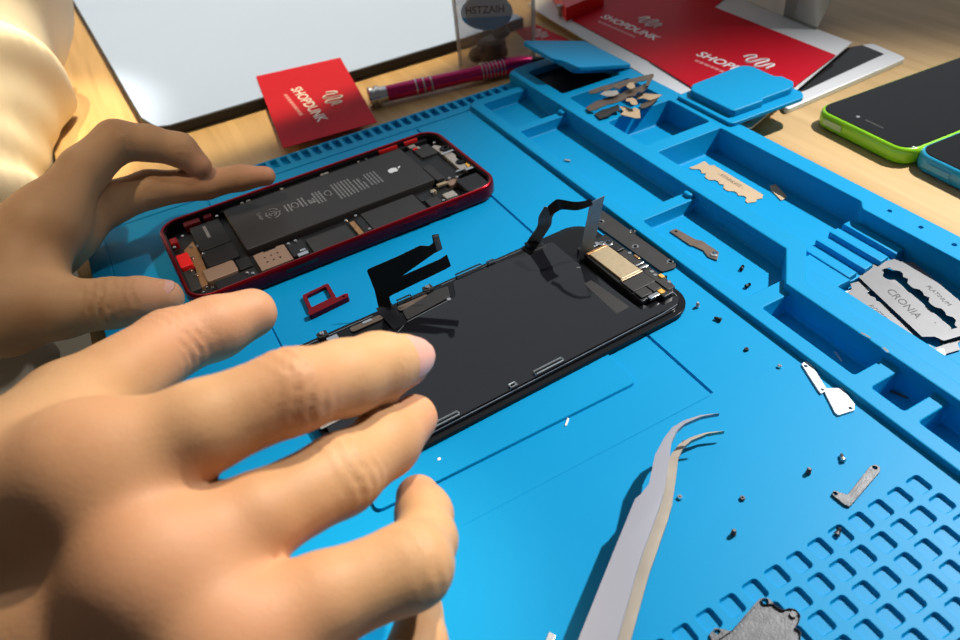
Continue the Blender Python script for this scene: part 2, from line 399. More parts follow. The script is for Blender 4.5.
# near strip: sim reader, logic board
mb = MB(); prism(mb, [(33, 6.3), (47.6, 6.3), (47.6, 20.2), (44, 20.6), (43.5, 19.6), (38, 19.6), (37.5, 20.6), (33, 20.2)], 2.6, 5.6, [circ(37+3*i, 11.5+4*j, .55, 8) for i in range(3) for j in range(2)], 0); mb.build('sim_reader', 'tan', ph)
comp('logic_board', 'dark', 57.2, 5, 77.6, 18.4, 2.6, 4.9)
comp('logic_board_shield', 'dark', 86.6, 5, 114.8, 21.8, 2.6, 5.2)
comp('board_strip', 'black', 47.6, 3.4, 134, 22.5, 2.5, 3.4)
comp('connector_block', 'black', 48.2, 8, 55.8, 19.8, 2.6, 5.4)
mb = MB(); box(mb, 50, 6, 4, 55, 8.6, 5.9, .4, .2); box(mb, 52, 9, 5, 54.6, 10.4, 6.2, .3, .1); mb.build('silver_clip', 'chrome', ph)
comp('copper_strip', 'copper', 79.6, 6.2, 82.2, 19.4, 2.6, 4.6, .3, .1)
comp('flex_connector', 'black', 82.4, 5.4, 86.2, 19.8, 2.6, 5.0)
comp('chip', 'dark', 117, 6, 123.5, 13, 2.6, 5); comp('chip', 'gold', 128, 20, 133.4, 22, 4.4, 5.6, .3, .2)
comp('chip', 'sensor', 126.5, 8, 132.6, 13, 2.6, 4.9); comp('chip', 'tan', 133.4, 17.2, 139, 22, 2.6, 5.1); comp('chip', 'gold', 123.4, 17.6, 126, 20, 3, 4.9)
comp('chip', 'black', 115.5, 13.6, 122, 20, 2.6, 4.6)
comp('lower_speaker', 'black', 137, 4.8, 149.2, 18.2, 2.6, 6.3, .8, .4)
mb = MB(); box(mb, 139, 3.2, 5, 148.5, 4.1, 6.6, .2, .1); mb.build('silver_clip', 'steel', ph)
# far-right end: camera well and sensor bracket
comp('battery_tab', 'battery', 129.6, 24, 134.4, 40.5, 2.6, 6.2, .8, .4)
comp('camera_well', 'black', 130, 24, 145, 64, 2.5, 4.4)
comp('camera_block', 'dark', 134.5, 50, 144, 62.5, 3, 5.6, 1, .4)
mb = MB(); prism(mb, [(144.2, 27), (148, 25), (149.6, 33), (148.4, 38), (149.8, 41), (149.4, 52), (146, 58), (143.8, 57), (144.6, 45)], 3, 6.0, (), .3); mb.build('sensor_bracket', 'sensor', ph)
mb = MB(); box(mb, 143.5, 44, 5.5, 151, 45.6, 7, .3, .2); box(mb, 146, 22.5, 5, 150.5, 24.5, 6.6, .3, .2); box(mb, 141.5, 25, 5, 146, 26.2, 6.2, .2, .1); mb.build('silver_clip', 'chrome', ph)
mb = MB(); lathe(mb, [(3.0, 3), (3.0, 6.5), (2.2, 6.9), (1.4, 6.9), (1.2, 6.2)], 20, TR(149 - .6, 50, 0)); lathe(mb, [(2.6, 3), (2.6, 6.5), (1.9, 6.9), (1.1, 6.2)], 20, TR(148.2, 32.5, 0)); mb.build('camera_lens', 'gloss', ph)
mb = MB(); prism(mb, [(148.2, 25.2), (150.6, 26), (150.4, 30), (148.6, 29)], 3, 6.4, (), .3); mb.build('yellow_tape', 'yellow', ph)
mb = MB(); box(mb, 134, 64, 3, 138, 68, 5.4, .8, .3); box(mb, 137, 59.5, 5, 138.4, 62.5, 6, .3, .1); mb.build('silver_clip', 'sensor', ph)
mb = MB(); box(mb, 134.5, 60, 5.0, 137, 61.6, 6.1, .3, .2); box(mb, 118, 68.4, 5, 129, 69.4, 7.2, .3, .2); box(mb, 133, 68.2, 5, 141, 69.4, 7.2, .3, .2); mb.build('red_gasket', 'red_bright', ph)
# far long rail
mb = MB()
box(mb, 30, 66.8, 2.6, 146, 69.2, 5.4, .4, .2)
mb.build('antenna_rail', 'black', ph)
mb = MB()
for x in (41, 44, 62, 84, 86, 105):
    mb = MB(); box(mb, x, 67.2, 5.2, x+random.uniform(1, 3), 68.6, 6.1, .3, .2); mb.build('rail_clip', 'sensor', ph)
# left end: haptic motor, charging port flex
comp('haptic_motor', 'black', 13.6, 38.6, 28, 62, 2.6, 5.8, .8, .3)
mb = MB()
y = 59
while y > 48: prism(mb, [(19.4, y-.9), (20.8, y-.9), (20.8, y), (19.4, y)], 5.8, 5.86); y -= 1.15
mb.build('printed_text', 'greyprint', ph)
comp('speaker_box', 'black', 13.4, 24.5, 28, 38.2, 2.6, 5.5, .8, .3)
comp('motor_shield', 'tan', 10.4, 14.2, 24.4, 24.2, 2.6, 5.2, 1.2, .4)
mb = MB(); prism(mb, [(7.2, 47), (12.6, 52), (13, 40), (12.4, 25), (10, 14), (7, 13), (8.4, 30)], 2.6, 4.4, (), .2); mb.build('port_flex', 'copper', ph)
comp('red_port_cover', 'red_bright', 2.6, 31, 8.2, 42.5, 2.6, 6.0, .6, .4)
comp('red_gasket', 'red_inner', 3, 53, 6.5, 58, 2.6, 6.2, .6, .4); comp('red_gasket', 'red_inner', 12, 64, 20, 68.5, 2.6, 6.2, .6, .4); comp('red_gasket', 'red_inner', 22, 65.5, 26, 69, 2.6, 6, .5, .3)
comp('port_block', 'dark', 2.6, 12, 7.4, 29, 2.6, 5, .6, .3)
comp('side_block', 'black', 13, 4.2, 31, 12.4, 2.6, 5.2, .6, .3); comp('connector_block', 'black', 25, 13.2, 31, 22, 2.6, 5.6, .5, .3)
mb = MB()
for x, y in ((9.4, 57), (10.5, 45.5), (13.2, 44.2), (28, 64), (9, 36), (6, 27), (7.6, 22), (9, 10), (7, 7.4), (11, 8), (27, 9), (29, 7), (14, 36.6), (4, 50), (53, 19), (49.5, 18.8), (78.6, 19.8), (84, 20.6), (85, 6.2), (122.8, 16.2), (130.2, 6), (124, 6.2), (136, 22.5), (139.5, 21), (110, 68.4), (147, 60)):
    mb = MB(); screwdot(mb, x, y, 5.9, .8); mb.build('screw', 'chrome', ph)

# ------------------------------------------------------------------ display assembly lying face down
disp = thing('phone_display', 'black phone display lying face down with flex cables standing up', 'phone screen', (176.18, -110.04, 1.15), .04227)
X0 = -150.5; X1 = -2.8; Y1 = 74
mb = MB(); o = ccw(rrect(X0, .4, X1, Y1, 11, 10))
prism(mb, o, .0, 1.6, (), .3)
prism(mb, offs(o, -2.6), 1.5, 2.3, (), .25)
mb.build('glass_edge', 'gloss', disp)
mb = MB(); prism(mb, roundpoly([(-148, 4.4), (-9, 4.4), (-5.6, 8), (-23, 13), (-24.5, 58), (-24, 68), (-73, 70.5), (-77, 61), (-100, 59.6), (-105, 60), (-148, 60)], 1.5), 2.2, 2.75, (), .15); mb.build('back_plate', 'glass', disp)
mb = MB()
tube(mb, [(-147, 3.6, 2.5), (-18, 3.6, 2.5), (-10, 4.4, 2.5), (-6.6, 7.8, 2.5), (-5.6, 14, 2.5), (-5.4, 28, 2.5)], .16, 5)
tube(mb, [(-147, 71.2, 2.5), (-110, 71.2, 2.5)], .16, 5); tube(mb, [(-78, 71.4, 2.5), (-38, 71.4, 2.5)], .15, 5)
tube(mb, [(-106, 56, 2.8), (-100.4, 59.2, 2.8), (-80, 60.8, 2.8)], .14, 5)
mb.build('silver_trim', 'steel', disp)
def clip_wire(mb, x0, x1, y, w=1.6): tube(mb, [(x0, y, 2.4), (x0+.6, y, 3.5), (x0+.6, y+w, 3.5), (x1-.6, y+w, 3.5), (x1, y+w, 2.6), (x1-.6, y, 3.5), (x0+1, y, 3.5)], .35, 6)
mb = MB()
for x0, x1, y in ((-119.6, -107, 4.6), (-76.4, -63, 4.8), (-87, -83.4, 4.6), (-98.8, -91.6, 71.2), (-71, -57.6, 71.2), (-56, -51.5, 70.6)):
    mb = MB(); clip_wire(mb, x0, x1, y); mb.build('edge_clip', 'flexgrey' if y < 10 else 'black', disp)
for x0, y in ((-133.4, 70.6), (-86, 70.6)):
    mb = MB(); box(mb, x0, y, 2, x0+4.2, y+3.4, 3.6, .5, .2); k_ = mb.build('screw_post', 'dark', disp)
    mb = MB(); lathe(mb, [(.9, 0), (.9, .7), (.5, .8), (.4, .3)], 10, TR(x0+2, y+1.7, 3.6)); mb.build('screw', 'chrome', k_)
mb = MB(); box(mb, -96, 70.2, 2.2, -84, 71.6, 3.2, .3, .15); mb.build('edge_rail', 'black', disp)
for a_, b_, c_, d_, e_, m_ in ((-121, 66.6, -107, 69.6, 1, 'brownblade'), (-100, 66.5, -86, 69.6, 1, 'brownblade'), (-150, 27, -126, 38, .5, 'sensor')):
    mb = MB(); box(mb, a_, b_, 2.6, c_, d_, 3.1, e_, .15); mb.build('shield_pad', m_, disp)
for a_, b_, c_, d_ in ((-115.4, 68, -111.4, 69.4), (-131, 66.2, -126.5, 69.2), (-139, 28, -134, 31)):
    mb = MB(); box(mb, a_, b_, 3.05, c_, d_, 3.4, .2, .08); mb.build('silver_tab', 'chrome', disp)
mb = MB(); lathe(mb, [(.9, 0), (.9, .4), (.4, .5)], 10, TR(-80.2, 61, 2.7)); mb.build('screw', 'chrome', disp)
mb = MB(); prism(mb, roundpoly([(-100, 60), (-79, 62.2), (-76.5, 68.6), (-82, 69.4), (-99, 66)], .8), 2.6, 3.2, (), .2); mb.build('coil_pad', 'dark', disp)
# earpiece board at the right end
eb = MB(); prism(eb, roundpoly([(-21.5, 11.5), (-13, 12.5), (-13, 8.6), (-8, 8.8), (-4.6, 13), (-4.4, 55.5), (-20.5, 55)], 1.0), 1.6, 5.0, (), .3); eb = eb.build('earpiece_board', 'black', disp)
def ec(name, m, *a, **k): return comp(name, m, *a, par=eb, **k)
ec('gold_plate', 'gold', -19.4, 26.4, -9.6, 47.2, 4.8, 5.9, .3, .2)
ec('gold_clip', 'copper', -20.4, 47.2, -10, 48.6, 4.6, 6.1, .2, .2); ec('gold_clip', 'gold', -20.2, 25, -9.6, 26.2, 4.6, 6.1, .2, .2)
ec('dark_plate', 'dark', -20.6, 17.6, -9.4, 24.8, 4.8, 5.7, .4, .2); ec('dark_plate', 'dark', -20.6, 12.8, -15, 17.2, 4.6, 5.9, .4, .2); ec('dark_plate', 'dark', -14.6, 12.8, -10.4, 17.2, 4.6, 6, .4, .2)
ec('dark_plate', 'dark', -9.2, 10.6, -5.4, 25, 4.8, 5.5, .4, .2); ec('dark_plate', 'dark', -9.2, 30, -5.4, 41, 4.8, 5.5, .4, .2)
ec('camera_ring', 'black', -9.4, 41.6, -5.2, 49.4, 4.6, 6, .8, .3)
mb = MB(); lathe(mb, [(1.9, 0), (1.9, 1.0), (1.4, 1.2), (1.2, .5)], 18, TR(-8.4, 48.4, 5)); lathe(mb, [(1.5, 0), (1.5, .8), (1.0, 1), (.9, .4)], 18, TR(-10.6, 50.4, 5)); box(mb, -9.4, 26.4, 5, -5.4, 27.6, 6.2, .2, .15); box(mb, -9.4, 29.2, 5, -5.4, 30, 6, .2, .1); box(mb, -18, 50.6, 4.8, -12, 51.4, 5.6, .2, .1)
for x, y in ((-6.2, 45), (-6.6, 23), (-7, 20.6), (-5.6, 38), (-12, 52), (-5.6, 14)): lathe(mb, [(.8, 0), (.8, .7), (.4, .8)], 10, TR(x, y, 5))
box(mb, -18, 10.6, 4, -13, 12.6, 5.4, .5, .2)
mb.build('silver_contacts', 'chrome', eb)
ec('yellow_pad', 'yellow', -12.8, 10.4, -10.6, 12.8, 4.8, 5.6, .3, .2); ec('orange_pad', 'yellow', -6.6, 17.2, -4.8, 19.6, 5, 6, .3, .2); ec('orange_pad', 'copper', -5.6, 32.4, -4.6, 35.6, 5, 5.9, .2, .2)
mb = MB(); prism(mb, [(-30.8, 36), (-27, 36), (-25.4, 14), (-32, 13.6)], 2.74, 2.82); mb.build('grey_film', 'dark', disp)
mb = MB(); text_mesh(mb, 'E', 2.2, TR(-26, 46, 2.8, PI/2-.5)); mb.build('printed_mark', 'greyprint', disp)
# flex cables. local frame of the display: x to the right, y away
ci, si = math.cos(.04227), math.sin(.04227)
def loc_d(w): dx, dy = w[0]-176.18, w[1]+110.04; return Vector((dx*ci+dy*si, -dx*si+dy*ci, w[2]-1.15))
# right cable: rises from the board and folds over to the left one
mb = MB()
bR = loc_d(U(584, 257, 5)); tR = loc_d(U(597.5, 199, 29)); 
wR = (loc_d(U(591, 255, 5))-loc_d(U(577, 257, 5)))*.95
wT = (loc_d(U(604.5, 195.5, 29))-loc_d(U(590.5, 202, 29)))
pts = smoothpath([bR-Vector((0, 0, 1)), bR.lerp(tR, .25)+Vector((.6, 0, 0)), bR.lerp(tR, .6)+Vector((.3, 0, 0)), tR], 5)
ribbon(mb, pts, [wR.lerp(wT, i/(len(pts)-1)) for i in range(len(pts))], .25); cr_ = mb.build('flex_cable', 'flexgrey', disp); cr_['label'] = 'grey upright ribbon'
mb = MB()
path = [U(531, 247, 2), U(536, 238, 8), U(544, 226, 15), U(545.5, 217, 19), U(551, 208, 23)]
P2 = [loc_d(p) for p in path]
Wd = [Vector((7.5, -1.2, 0)), Vector((6, -2.6, 0)), Vector((5.4, -2.6, 0)), Vector((5.2, -2.8, -.6)), Vector((5, -2.4, -2.4))]
pts = smoothpath(P2, 5); ww = smoothpath(Wd, 5)
ribbon(mb, pts, ww, .25); mb.build('flex_cable', 'flexgrey', disp)
mb = MB()
path = [U(549, 211, 23.), U(557, 205.5, 25.5), U(562, 204.5, 27), U(574, 206, 28), U(583, 205, 28.5), U(592, 202, 29)]
pts = smoothpath([loc_d(p) for p in path], 4)
ribbon(mb, pts, [Vector((.4, 1.6, 2.2)).normalized()*(4.8-2.8*abs(i/(len(pts)-1)-.2)) for i in range(len(pts))], .25); mb.build('flex_cable', 'flex', disp)
mb = MB(); box(mb, -37, 66.5, 2.2, -28, 72.5, 3.2, .5, .2); box(mb, -36, 68, 3, -31, 72, 5.2, .5, .3); mb.build('flex_socket', 'black', disp)
# left cable pair: leaves the panel and stands up with two tails
mb = MB()
b0 = loc_d(U(387, 309, 3.0)); 
pts = [Vector((-103.5, 58, 2.95)), Vector((-103.8, 66, 3.05)), Vector((-104, 70.5, 3.2)), Vector((-104.2, 72.6, 4.2))]
ribbon(mb, pts, [Vector((6.6, 0, 0))]*4, .3)
# standing sheet: a tilted plane through the base line, leaning away
def onp(px, py):
    # intersection of the pixel ray with the plane of the standing sheet
    o_ = CAM; d = (px-480)/FOC*RR + (320-py)/FOC*UU + FF
    p0 = np.array(U(387, 309, 4.0)); nrm = np.array([.42, .86, -.34]); nrm = nrm/np.linalg.norm(nrm)
    t = ((p0-o_) @ nrm)/(d @ nrm); return loc_d(o_+t*d), Vector(nrm)
outline = [(379, 309), (374.5, 290), (367, 271), (368, 269), (395, 257.5), (420, 245.5), (429, 246), (433, 243), (432, 235), (438.5, 234), (442.5, 249), (434, 253.5), (402, 276), (440, 259), (447, 254.5), (451, 266), (445, 269.5), (392, 295), (389.5, 297), (391.5, 307)]
pp = [onp(*q) for q in outline]; nrm = pp[0][1]
nl = Vector((nrm.x*ci+nrm.y*si, -nrm.x*si+nrm.y*ci, nrm.z))
fr = [Vector((q[0].x, q[0].y, q[0].z)) for q in pp]
e1 = (fr[5]-fr[0]); e1 = (e1-nl*e1.dot(nl)).normalized(); e2 = nl.cross(e1)
P2d = [((q-fr[0]).dot(e1), (q-fr[0]).dot(e2)) for q in fr]
Tm = Matrix((e1.to_4d(), e2.to_4d(), nl.to_4d(), Vector((0, 0, 0, 1)))).transposed(); Tm[3] = (0, 0, 0, 1)
Tm = Matrix.Translation(fr[0]) @ Matrix(((e1.x, e2.x, nl.x, 0), (e1.y, e2.y, nl.y, 0), (e1.z, e2.z, nl.z, 0), (0, 0, 0, 1)))
prism(mb, P2d, -.15, .15, (), 0, Tm)
mb.build('flex_cable', 'flex', disp)
mb = MB(); conn = [onp(*q)[0] for q in ((433.5, 236), (437.5, 235.2), (441.5, 248.5), (437, 250.5))]
C2 = [((q-fr[0]).dot(e1), (q-fr[0]).dot(e2)) for q in conn]; prism(mb, C2, -.9, .5, (), 0, Tm); mb.build('connector', 'flexgrey', disp)

# ------------------------------------------------------------------ SIM tray
c0 = U(302, 300, 1); 
st = thing('sim_tray', 'small red metal sim card tray on the mat between phone and screen', 'sim tray', (42.3, -26.3, .05), .0)
mb = MB(); prism(mb, roundpoly([(0.3, 2.6), (13, 4.4), (13.4, 16.8), (1, 15.2)], 1), .2, 1.6, [roundpoly([(2.0, 5.2), (11.3, 6.3), (11.7, 15), (2.5, 13.6)], .6)[::-1]], 0); mb.build('card_frame', 'red_metal', st)
mb = MB(); prism(mb, roundpoly([(-.6, -.8), (17.4, 1.4), (18, 3.6), (16.8, 4.3), (-.6, 2.1)], .8), 0, 2.6, [circ(15.6, 2.6, .6, 10)], 0); mb.build('end_plate', 'red_metal', st)

# ------------------------------------------------------------------ tweezers
tw = thing('tweezers', 'bent-tip steel tweezers lying on the mat near the bottom edge', 'tweezers', (62, -200, 0), 0)
up = [(719, 415), (701, 418), (685, 424.5), (677, 431), (671.5, 442), (669, 462), (664.5, 490), (660, 505), (640, 560), (617, 640), (600, 700), (560, 700), (578, 640), (610, 560), (635, 499), (641, 494), (649, 484), (655, 455), (665, 437), (672.5, 428), (684, 421.5), (700, 416.6)]
base = Vector((62, -200, 0))
P = [tuple((U(x, y, 13)-base)[:2]) for x, y in up]
def arm(z_tip, z_mid, th, name, m, sh=(0, 0)):
    mb = MB(); Pc = [(a+sh[0], b+sh[1]) for a, b in ccw(P)]
    far = max(q[0] for q in P)
    tri = tessellate_polygon([[Vector((a, b, 0)) for a, b in Pc]])
    def zz(q):
        s = max(0., min(1., (q[0]+5)/(far+5)))
        return z_mid+(z_tip-z_mid)*s**3
    inn = Pc; n = len(Pc)
    vs = [(a, b, zz((a, b))-th/2) for a, b in Pc]+[(a, b, zz((a, b))+th/2) for a, b in Pc]
    mb.add(vs, [tuple(n+i for i in t) for t in tri]+[t[::-1] for t in tri]+[(i, (i+1) % n, n+(i+1) % n, n+i) for i in range(n)])
    return mb.build(name, m, tw)
arm(13.2, 12.2, 1.5, 'upper_arm', 'satin'); arm(3.4, 3.0, 1.5, 'lower_arm', 'tanarm', (3.0, -.8))
mb = MB(); q0 = U(580, 690, 13)-base; box(mb, q0.x-8, q0.y-8, 2, q0.x+4, q0.y+1, 13, 1, .5); mb.build('joint_block', 'satin', tw)

# ------------------------------------------------------------------ loose brackets and plates
def flat(name, label, cat, pxs, z0, th, m, holes=(), rnd=.8, group=None, bev=.12):
    W = [U(x, y, z0+th) for x, y in pxs]; c = sum((w for w in W), Vector())/len(W); c.z = z0
    mb = MB(); H = []
    for x, y, r in holes:
        w = U(x, y, z0+th); H.append(circ(w.x-c.x, w.y-c.y, r, 12)[::-1])
    P = roundpoly([(w.x-c.x, w.y-c.y) for w in W], rnd) if rnd else [(w.x-c.x, w.y-c.y) for w in W]
    prism(mb, P, 0, th, H, bev)
    return tag(mb.build(name, m, loc=c), label, cat, group), c
o, c = flat('metal_bracket', 'long dark bracket plate with four screw eyelets beside the screen', 'bracket', [(596.5, 212), (603, 210.5), (676.5, 263.5), (675, 267.5), (661.5, 271.5), (594, 223.5)], .1, 1.0, 'dark', [(601, 222, .8), (633, 232, .8), (635.5, 247, .9), (670.5, 262, .8)])
for x, y in ((601, 222), (633, 232), (635.5, 247), (670.5, 262)):
    w = U(x, y, 1.1)-c; mb = MB(); tube(mb, [(w.x+1.25*math.cos(t*PI/6), w.y+1.25*math.sin(t*PI/6), w.z) for t in range(12)], .42, 6, closed=True); mb.build('eyelet', 'chrome', o)
flat('metal_bracket', 'bright white bracket with handle shape below the tray divider', 'bracket', [(801.5, 364), (804, 361.5), (808, 361.5), (812, 365), (826.5, 388), (842, 387.6), (855, 404), (854.5, 410), (838.5, 415), (835, 412.5), (824.5, 391.5), (821, 393.5), (818.5, 390.5)], .1, .7, 'silver', [(805.8, 366, .7), (822.4, 389.5, .6), (850.5, 408, .7)], .25)
flat('metal_bracket', 'worn steel L-shaped bracket just above the hole grid', 'bracket', [(831.5, 494), (834, 490), (847.5, 494.5), (870, 466), (876, 464), (880.5, 467), (880, 471.5), (850, 506.5), (845, 505)], .1, .8, 'dull', [(835.5, 493.5, .7), (875, 467.5, .8)], .5)
flat('shield_plate', 'scratched steel shield plate with screw ears at the bottom edge', 'plate', [(709, 634), (714, 629), (722, 628.5), (731, 631), (735, 627), (757, 601), (762, 597.5), (769, 598), (775, 605), (783, 610), (789, 607.5), (796, 609), (801, 615), (799, 623), (795, 627), (801, 631), (801, 640), (790, 652), (745, 655), (712, 642)], .1, .8, 'dull', [(765.5, 601, .9), (793.5, 614, .9), (717, 631, .9)], .5)
o, c = flat('metal_bracket', 'narrow brown metal strip with a riveted end in the near tray', 'bracket', [(669.5, 231), (676, 228.5), (696, 239.5), (702, 240.5), (719, 252), (717, 260), (708, 256.5), (703, 250), (694, 246), (690, 245)], -3.6, .6, 'brownblade', [(676, 231.5, .7)], .2)
w = U(714, 254.5, -2.9)-c; mb = MB(); lathe(mb, [(1.6, 0), (1.6, .4), (.8, .6), (.6, .2)], 12, TR(w.x, w.y, .6)); mb.build('rivet', 'chrome', o)

# ------------------------------------------------------------------ screws
def screw(px, py, kind, label, z=.02, rz=0., m=None, big=1.):
    w = U(px, py, z+.6)
    mb = MB(); r = 1.05*big
    head = [(r*.5, 0), (r, .1), (r, .75), (r*.85, .95), (r*.45, .95), (r*.35, .5)]
    if kind == 'flat': lathe(mb, head, 14); lathe(mb, [(.5, -0.02), (.5, .02)], 8)
    elif kind == 'up':          # standing on its head, thread up
        lathe(mb, [(r*.6, 0), (r, .12), (r, .8), (.62, .95), (.6, 1.2), (.72, 1.35), (.58, 1.5), (.72, 1.65), (.58, 1.8), (.72, 1.95), (.58, 2.1), (.5, 2.4)], 12)
    else:                       # lying on its side
        T = TR(0, 0, r, rz) @ Matrix.Rotation(PI/2, 4, 'Y')
        lathe(mb, [(r*.4, -.2), (r*.5, -.5), (r, -.45), (r, .3), (.6, .45), (.58, .7), (.7, .85), (.56, 1.), (.7, 1.15), (.56, 1.3), (.7, 1.45), (.56, 1.6), (.7, 1.75), (.55, 1.9), (.35, 2.3)], 12, T)
    return tag(mb.build('screw', m or 'steel', loc=(w.x, w.y, z)), label, 'screw', 'loose screws')
for a in ((664.5, 279.5, 'side', 'tiny dark screw just below the long dark bracket', .02, .6, 'dark'),
          (697.5, 306, 'up', 'silver screw standing upright right of the screen corner', .02, 0, 'steel'),
          (720, 320, 'side', 'dark screw right of the upright silver screw', .02, 2., 'dark'),
          (746.5, 349, 'flat', 'dark flat-lying screw midway between the screen and the white bracket', .02, 0, 'dark'),
          (779.5, 366, 'flat', 'bright silver screw head left of the white bracket', .02, 0, 'chrome'),
          (741.5, 269, 'side', 'upper black screw in the near tray below the brown strip', -3.6, .5, 'black'),
          (746.5, 286.5, 'side', 'lower black screw in the near tray below the brown strip', -3.6, .1, 'black'),
          (684, 444.5, 'up', 'screw standing right behind the lower tweezer tip', .02, 0, 'dull'),
          (680, 497, 'flat', 'bright screw head just right of the tweezers', .02, 0, 'chrome'),
          (742.5, 498, 'flat', 'dark ring-like screw right of the bright head near the tweezers', .02, 0, 'dull'),
          (733.5, 533.5, 'up', 'small upright screw nearest the hole grid left side', .02, 0, 'dull'),
          (808.5, 472, 'up', 'dark upright screw left of the silver screw above the L-shaped bracket', .02, 0, 'dull'),
          (843, 460, 'side', 'silver screw lying above the L-shaped bracket', .02, 1.0, 'steel'),
          (837, 534.5, 'side', 'tiny dark screw lying in a hole of the mat grid', -1.28, .4, 'dull')):
    screw(*a[:3], a[3], a[4], a[5], a[6], .78)
# slivers and crumbs
def sliver(name, label, cat, a, b, w, z, m, th=.4):
    A, B = U(*a, z), U(*b, z); d = (B-A); L = d.length; mb = MB()
    prism(mb, [(-L/2, -w*.5), (L*.42, -w*.4), (L/2, w*.1), (L*.3, w*.5), (-L*.45, w*.42)], 0, th, (), .08, TR(0, 0, 0, math.atan2(d.y, d.x)))
    c = (A+B)/2; return tag(mb.build(name, m, loc=(c.x, c.y, z)), label, cat)
sliver('plastic_crumb', 'thin white crumb on the mat between screen and tweezers', 'crumb', (568.5, 418.5), (565.5, 426.5), .8, .03, 'white')
sliver('plastic_crumb', 'white flake beside the bent ring finger', 'crumb', (437.5, 460), (441, 459), 1.2, .85, 'white')
sliver('metal_crumb', 'pale crumb on the floor of the near tray at its far end', 'crumb', (564.5, 160.5), (570.5, 162), 1.2, -3.6, 'sensor', .8)
sliver('metal_sliver', 'black pin in the deep pocket below the razor pile', 'pin', (835, 352), (842, 362), .8, -5.6, 'steel')
sliver('metal_sliver', 'dark spring-like strip in the small middle pocket of the near tray', 'strip', (890, 391), (909, 399), 1.0, -5.6, 'dull')
sliver('metal_sliver', 'longer bright sliver on the rim beside the razor pile', 'sliver', (860.5, 333), (871, 339), 1., 6.03, 'chrome')
sliver('metal_sliver', 'shorter bright sliver on the rim beside the razor pile', 'sliver', (883, 348), (888, 353), 1.2, 6.03, 'chrome')
sliver('metal_sliver', 'bright metal tip at the bottom edge left of the tweezers', 'sliver', (553, 634), (547, 646), 2.2, .03, 'steel')

# ------------------------------------------------------------------ razor blades
def wavy(L, amp, n=14, seed=0):
    random.seed(seed); pts = []
    prof = [0, .1, 1., .95, .45, .9, .1, 0, .05, .75, .8, .4, .85, .1, 0, .1, .8, .75, .4, 1., .95, .1, 0]
    return [(-L/2+L*i/(len(prof)-1), amp*v) for i, v in enumerate(prof)]
def blade_full(name, label, center, rz, z, m, L=44, Wd=24, texts=(), tilt=(0, 0), group='whole razor blades'):
    root = thing(name, label, 'razor blade', (center[0], center[1], z), 0, group)
    root.rotation_euler = (tilt[0], tilt[1], rz)
    o = [(-L/2+3, -Wd/2), (L/2-3, -Wd/2), (L/2-1.5, -Wd/2+4), (L/2+1.4, -Wd/2+5.5), (L/2+1.4, Wd/2-5.5), (L/2-1.5, Wd/2-4), (L/2-3, Wd/2), (-L/2+3, Wd/2), (-L/2+1.5, Wd/2-4), (-L/2-1.4, Wd/2-5.5), (-L/2-1.4, -Wd/2+5.5), (-L/2+1.5, -Wd/2+4)]
    up_ = wavy(L-5, 2.3); sl = [(x, 1.9+y) for x, y in up_][::-1]+[(x, -1.7-y*.9) for x, y in up_]
    mb = MB(); prism(mb, o, 0, .25, [sl], 0); mb.build('steel_sheet', m, root)
    for s, x, y, sz, r in texts:
        mb = MB(); text_mesh(mb, s, sz, TR(x, y, .27, r)); mb.build('printed_text', 'inkprint', root)
    return root
blade_full('double_edge_razor', 'whole steel razor blade on top of the pile in the far tray', (249.6, -148.6), math.atan2(-38, -9.3), -3.6, 'greyblade', 43, 25, (('CRONIA', 1, -6.8, 4.6, 0), ('PLATINUM', 2, 7.6, 2.6, 0)), (rad(1.5), rad(1)))
blade_full('double_edge_razor', 'whole steel razor blade underneath at the left of the pile', (238.6, -151.2), math.atan2(-37, -7.5), -5.3, 'greyblade', 42, 23, (('ROSTFREI', -3, -7.4, 2.8, 0), ('STAINLESS', 1, 7., 3.2, 0)), (rad(-1), rad(1.5)))
# glints on the lower blade's end tabs, added as bright pale pieces
flat('blade_end_glint', 'white glint on a blade end at the left of the razor pile', 'blade fragment', [(842, 292), (869, 285), (871, 291), (844, 298.5)], -4.8, .2, 'silver', (), .6)
flat('blade_end_glint', 'white glint on a blade end at the lower right of the razor pile', 'blade fragment', [(913, 354), (944, 348), (946, 355), (926, 362), (920, 362)], -4.8, .2, 'silver', (), .6)
# half blade with broken wavy edge
hb = thing('razor_blade_half', 'tan half razor blade with wavy broken edge in the far tray', 'razor blade', (253.6, -39, -6.4), math.atan2(-40.5, .2))
up_ = wavy(41, 3.0)
P = [(-21, 5.4), (-20.4, -1)]+[(x, -5.2+y) for x, y in up_]+[(20.6, -4.5), (22, -1.5), (20.5, .5), (21.6, 3), (19.5, 5.6), (-15, 6.2), (-16, 4.4)]
mb = MB(); prism(mb, P, 0, .3); mb.build('steel_sheet', 'tanblade', hb)
mb = MB(); text_mesh(mb, '- STAINLESS -', 3., TR(1, 2.4, .32, 0)); mb.build('printed_text', 'inkprint', hb)
flat('blade_fragment', 'small pale rectangular blade chip beside the tan half blade', 'blade fragment', [(770, 185.5), (775.5, 184), (787, 196), (786, 198), (781, 200), (772, 191)], -6.4, .5, 'tanblade', (), .3)
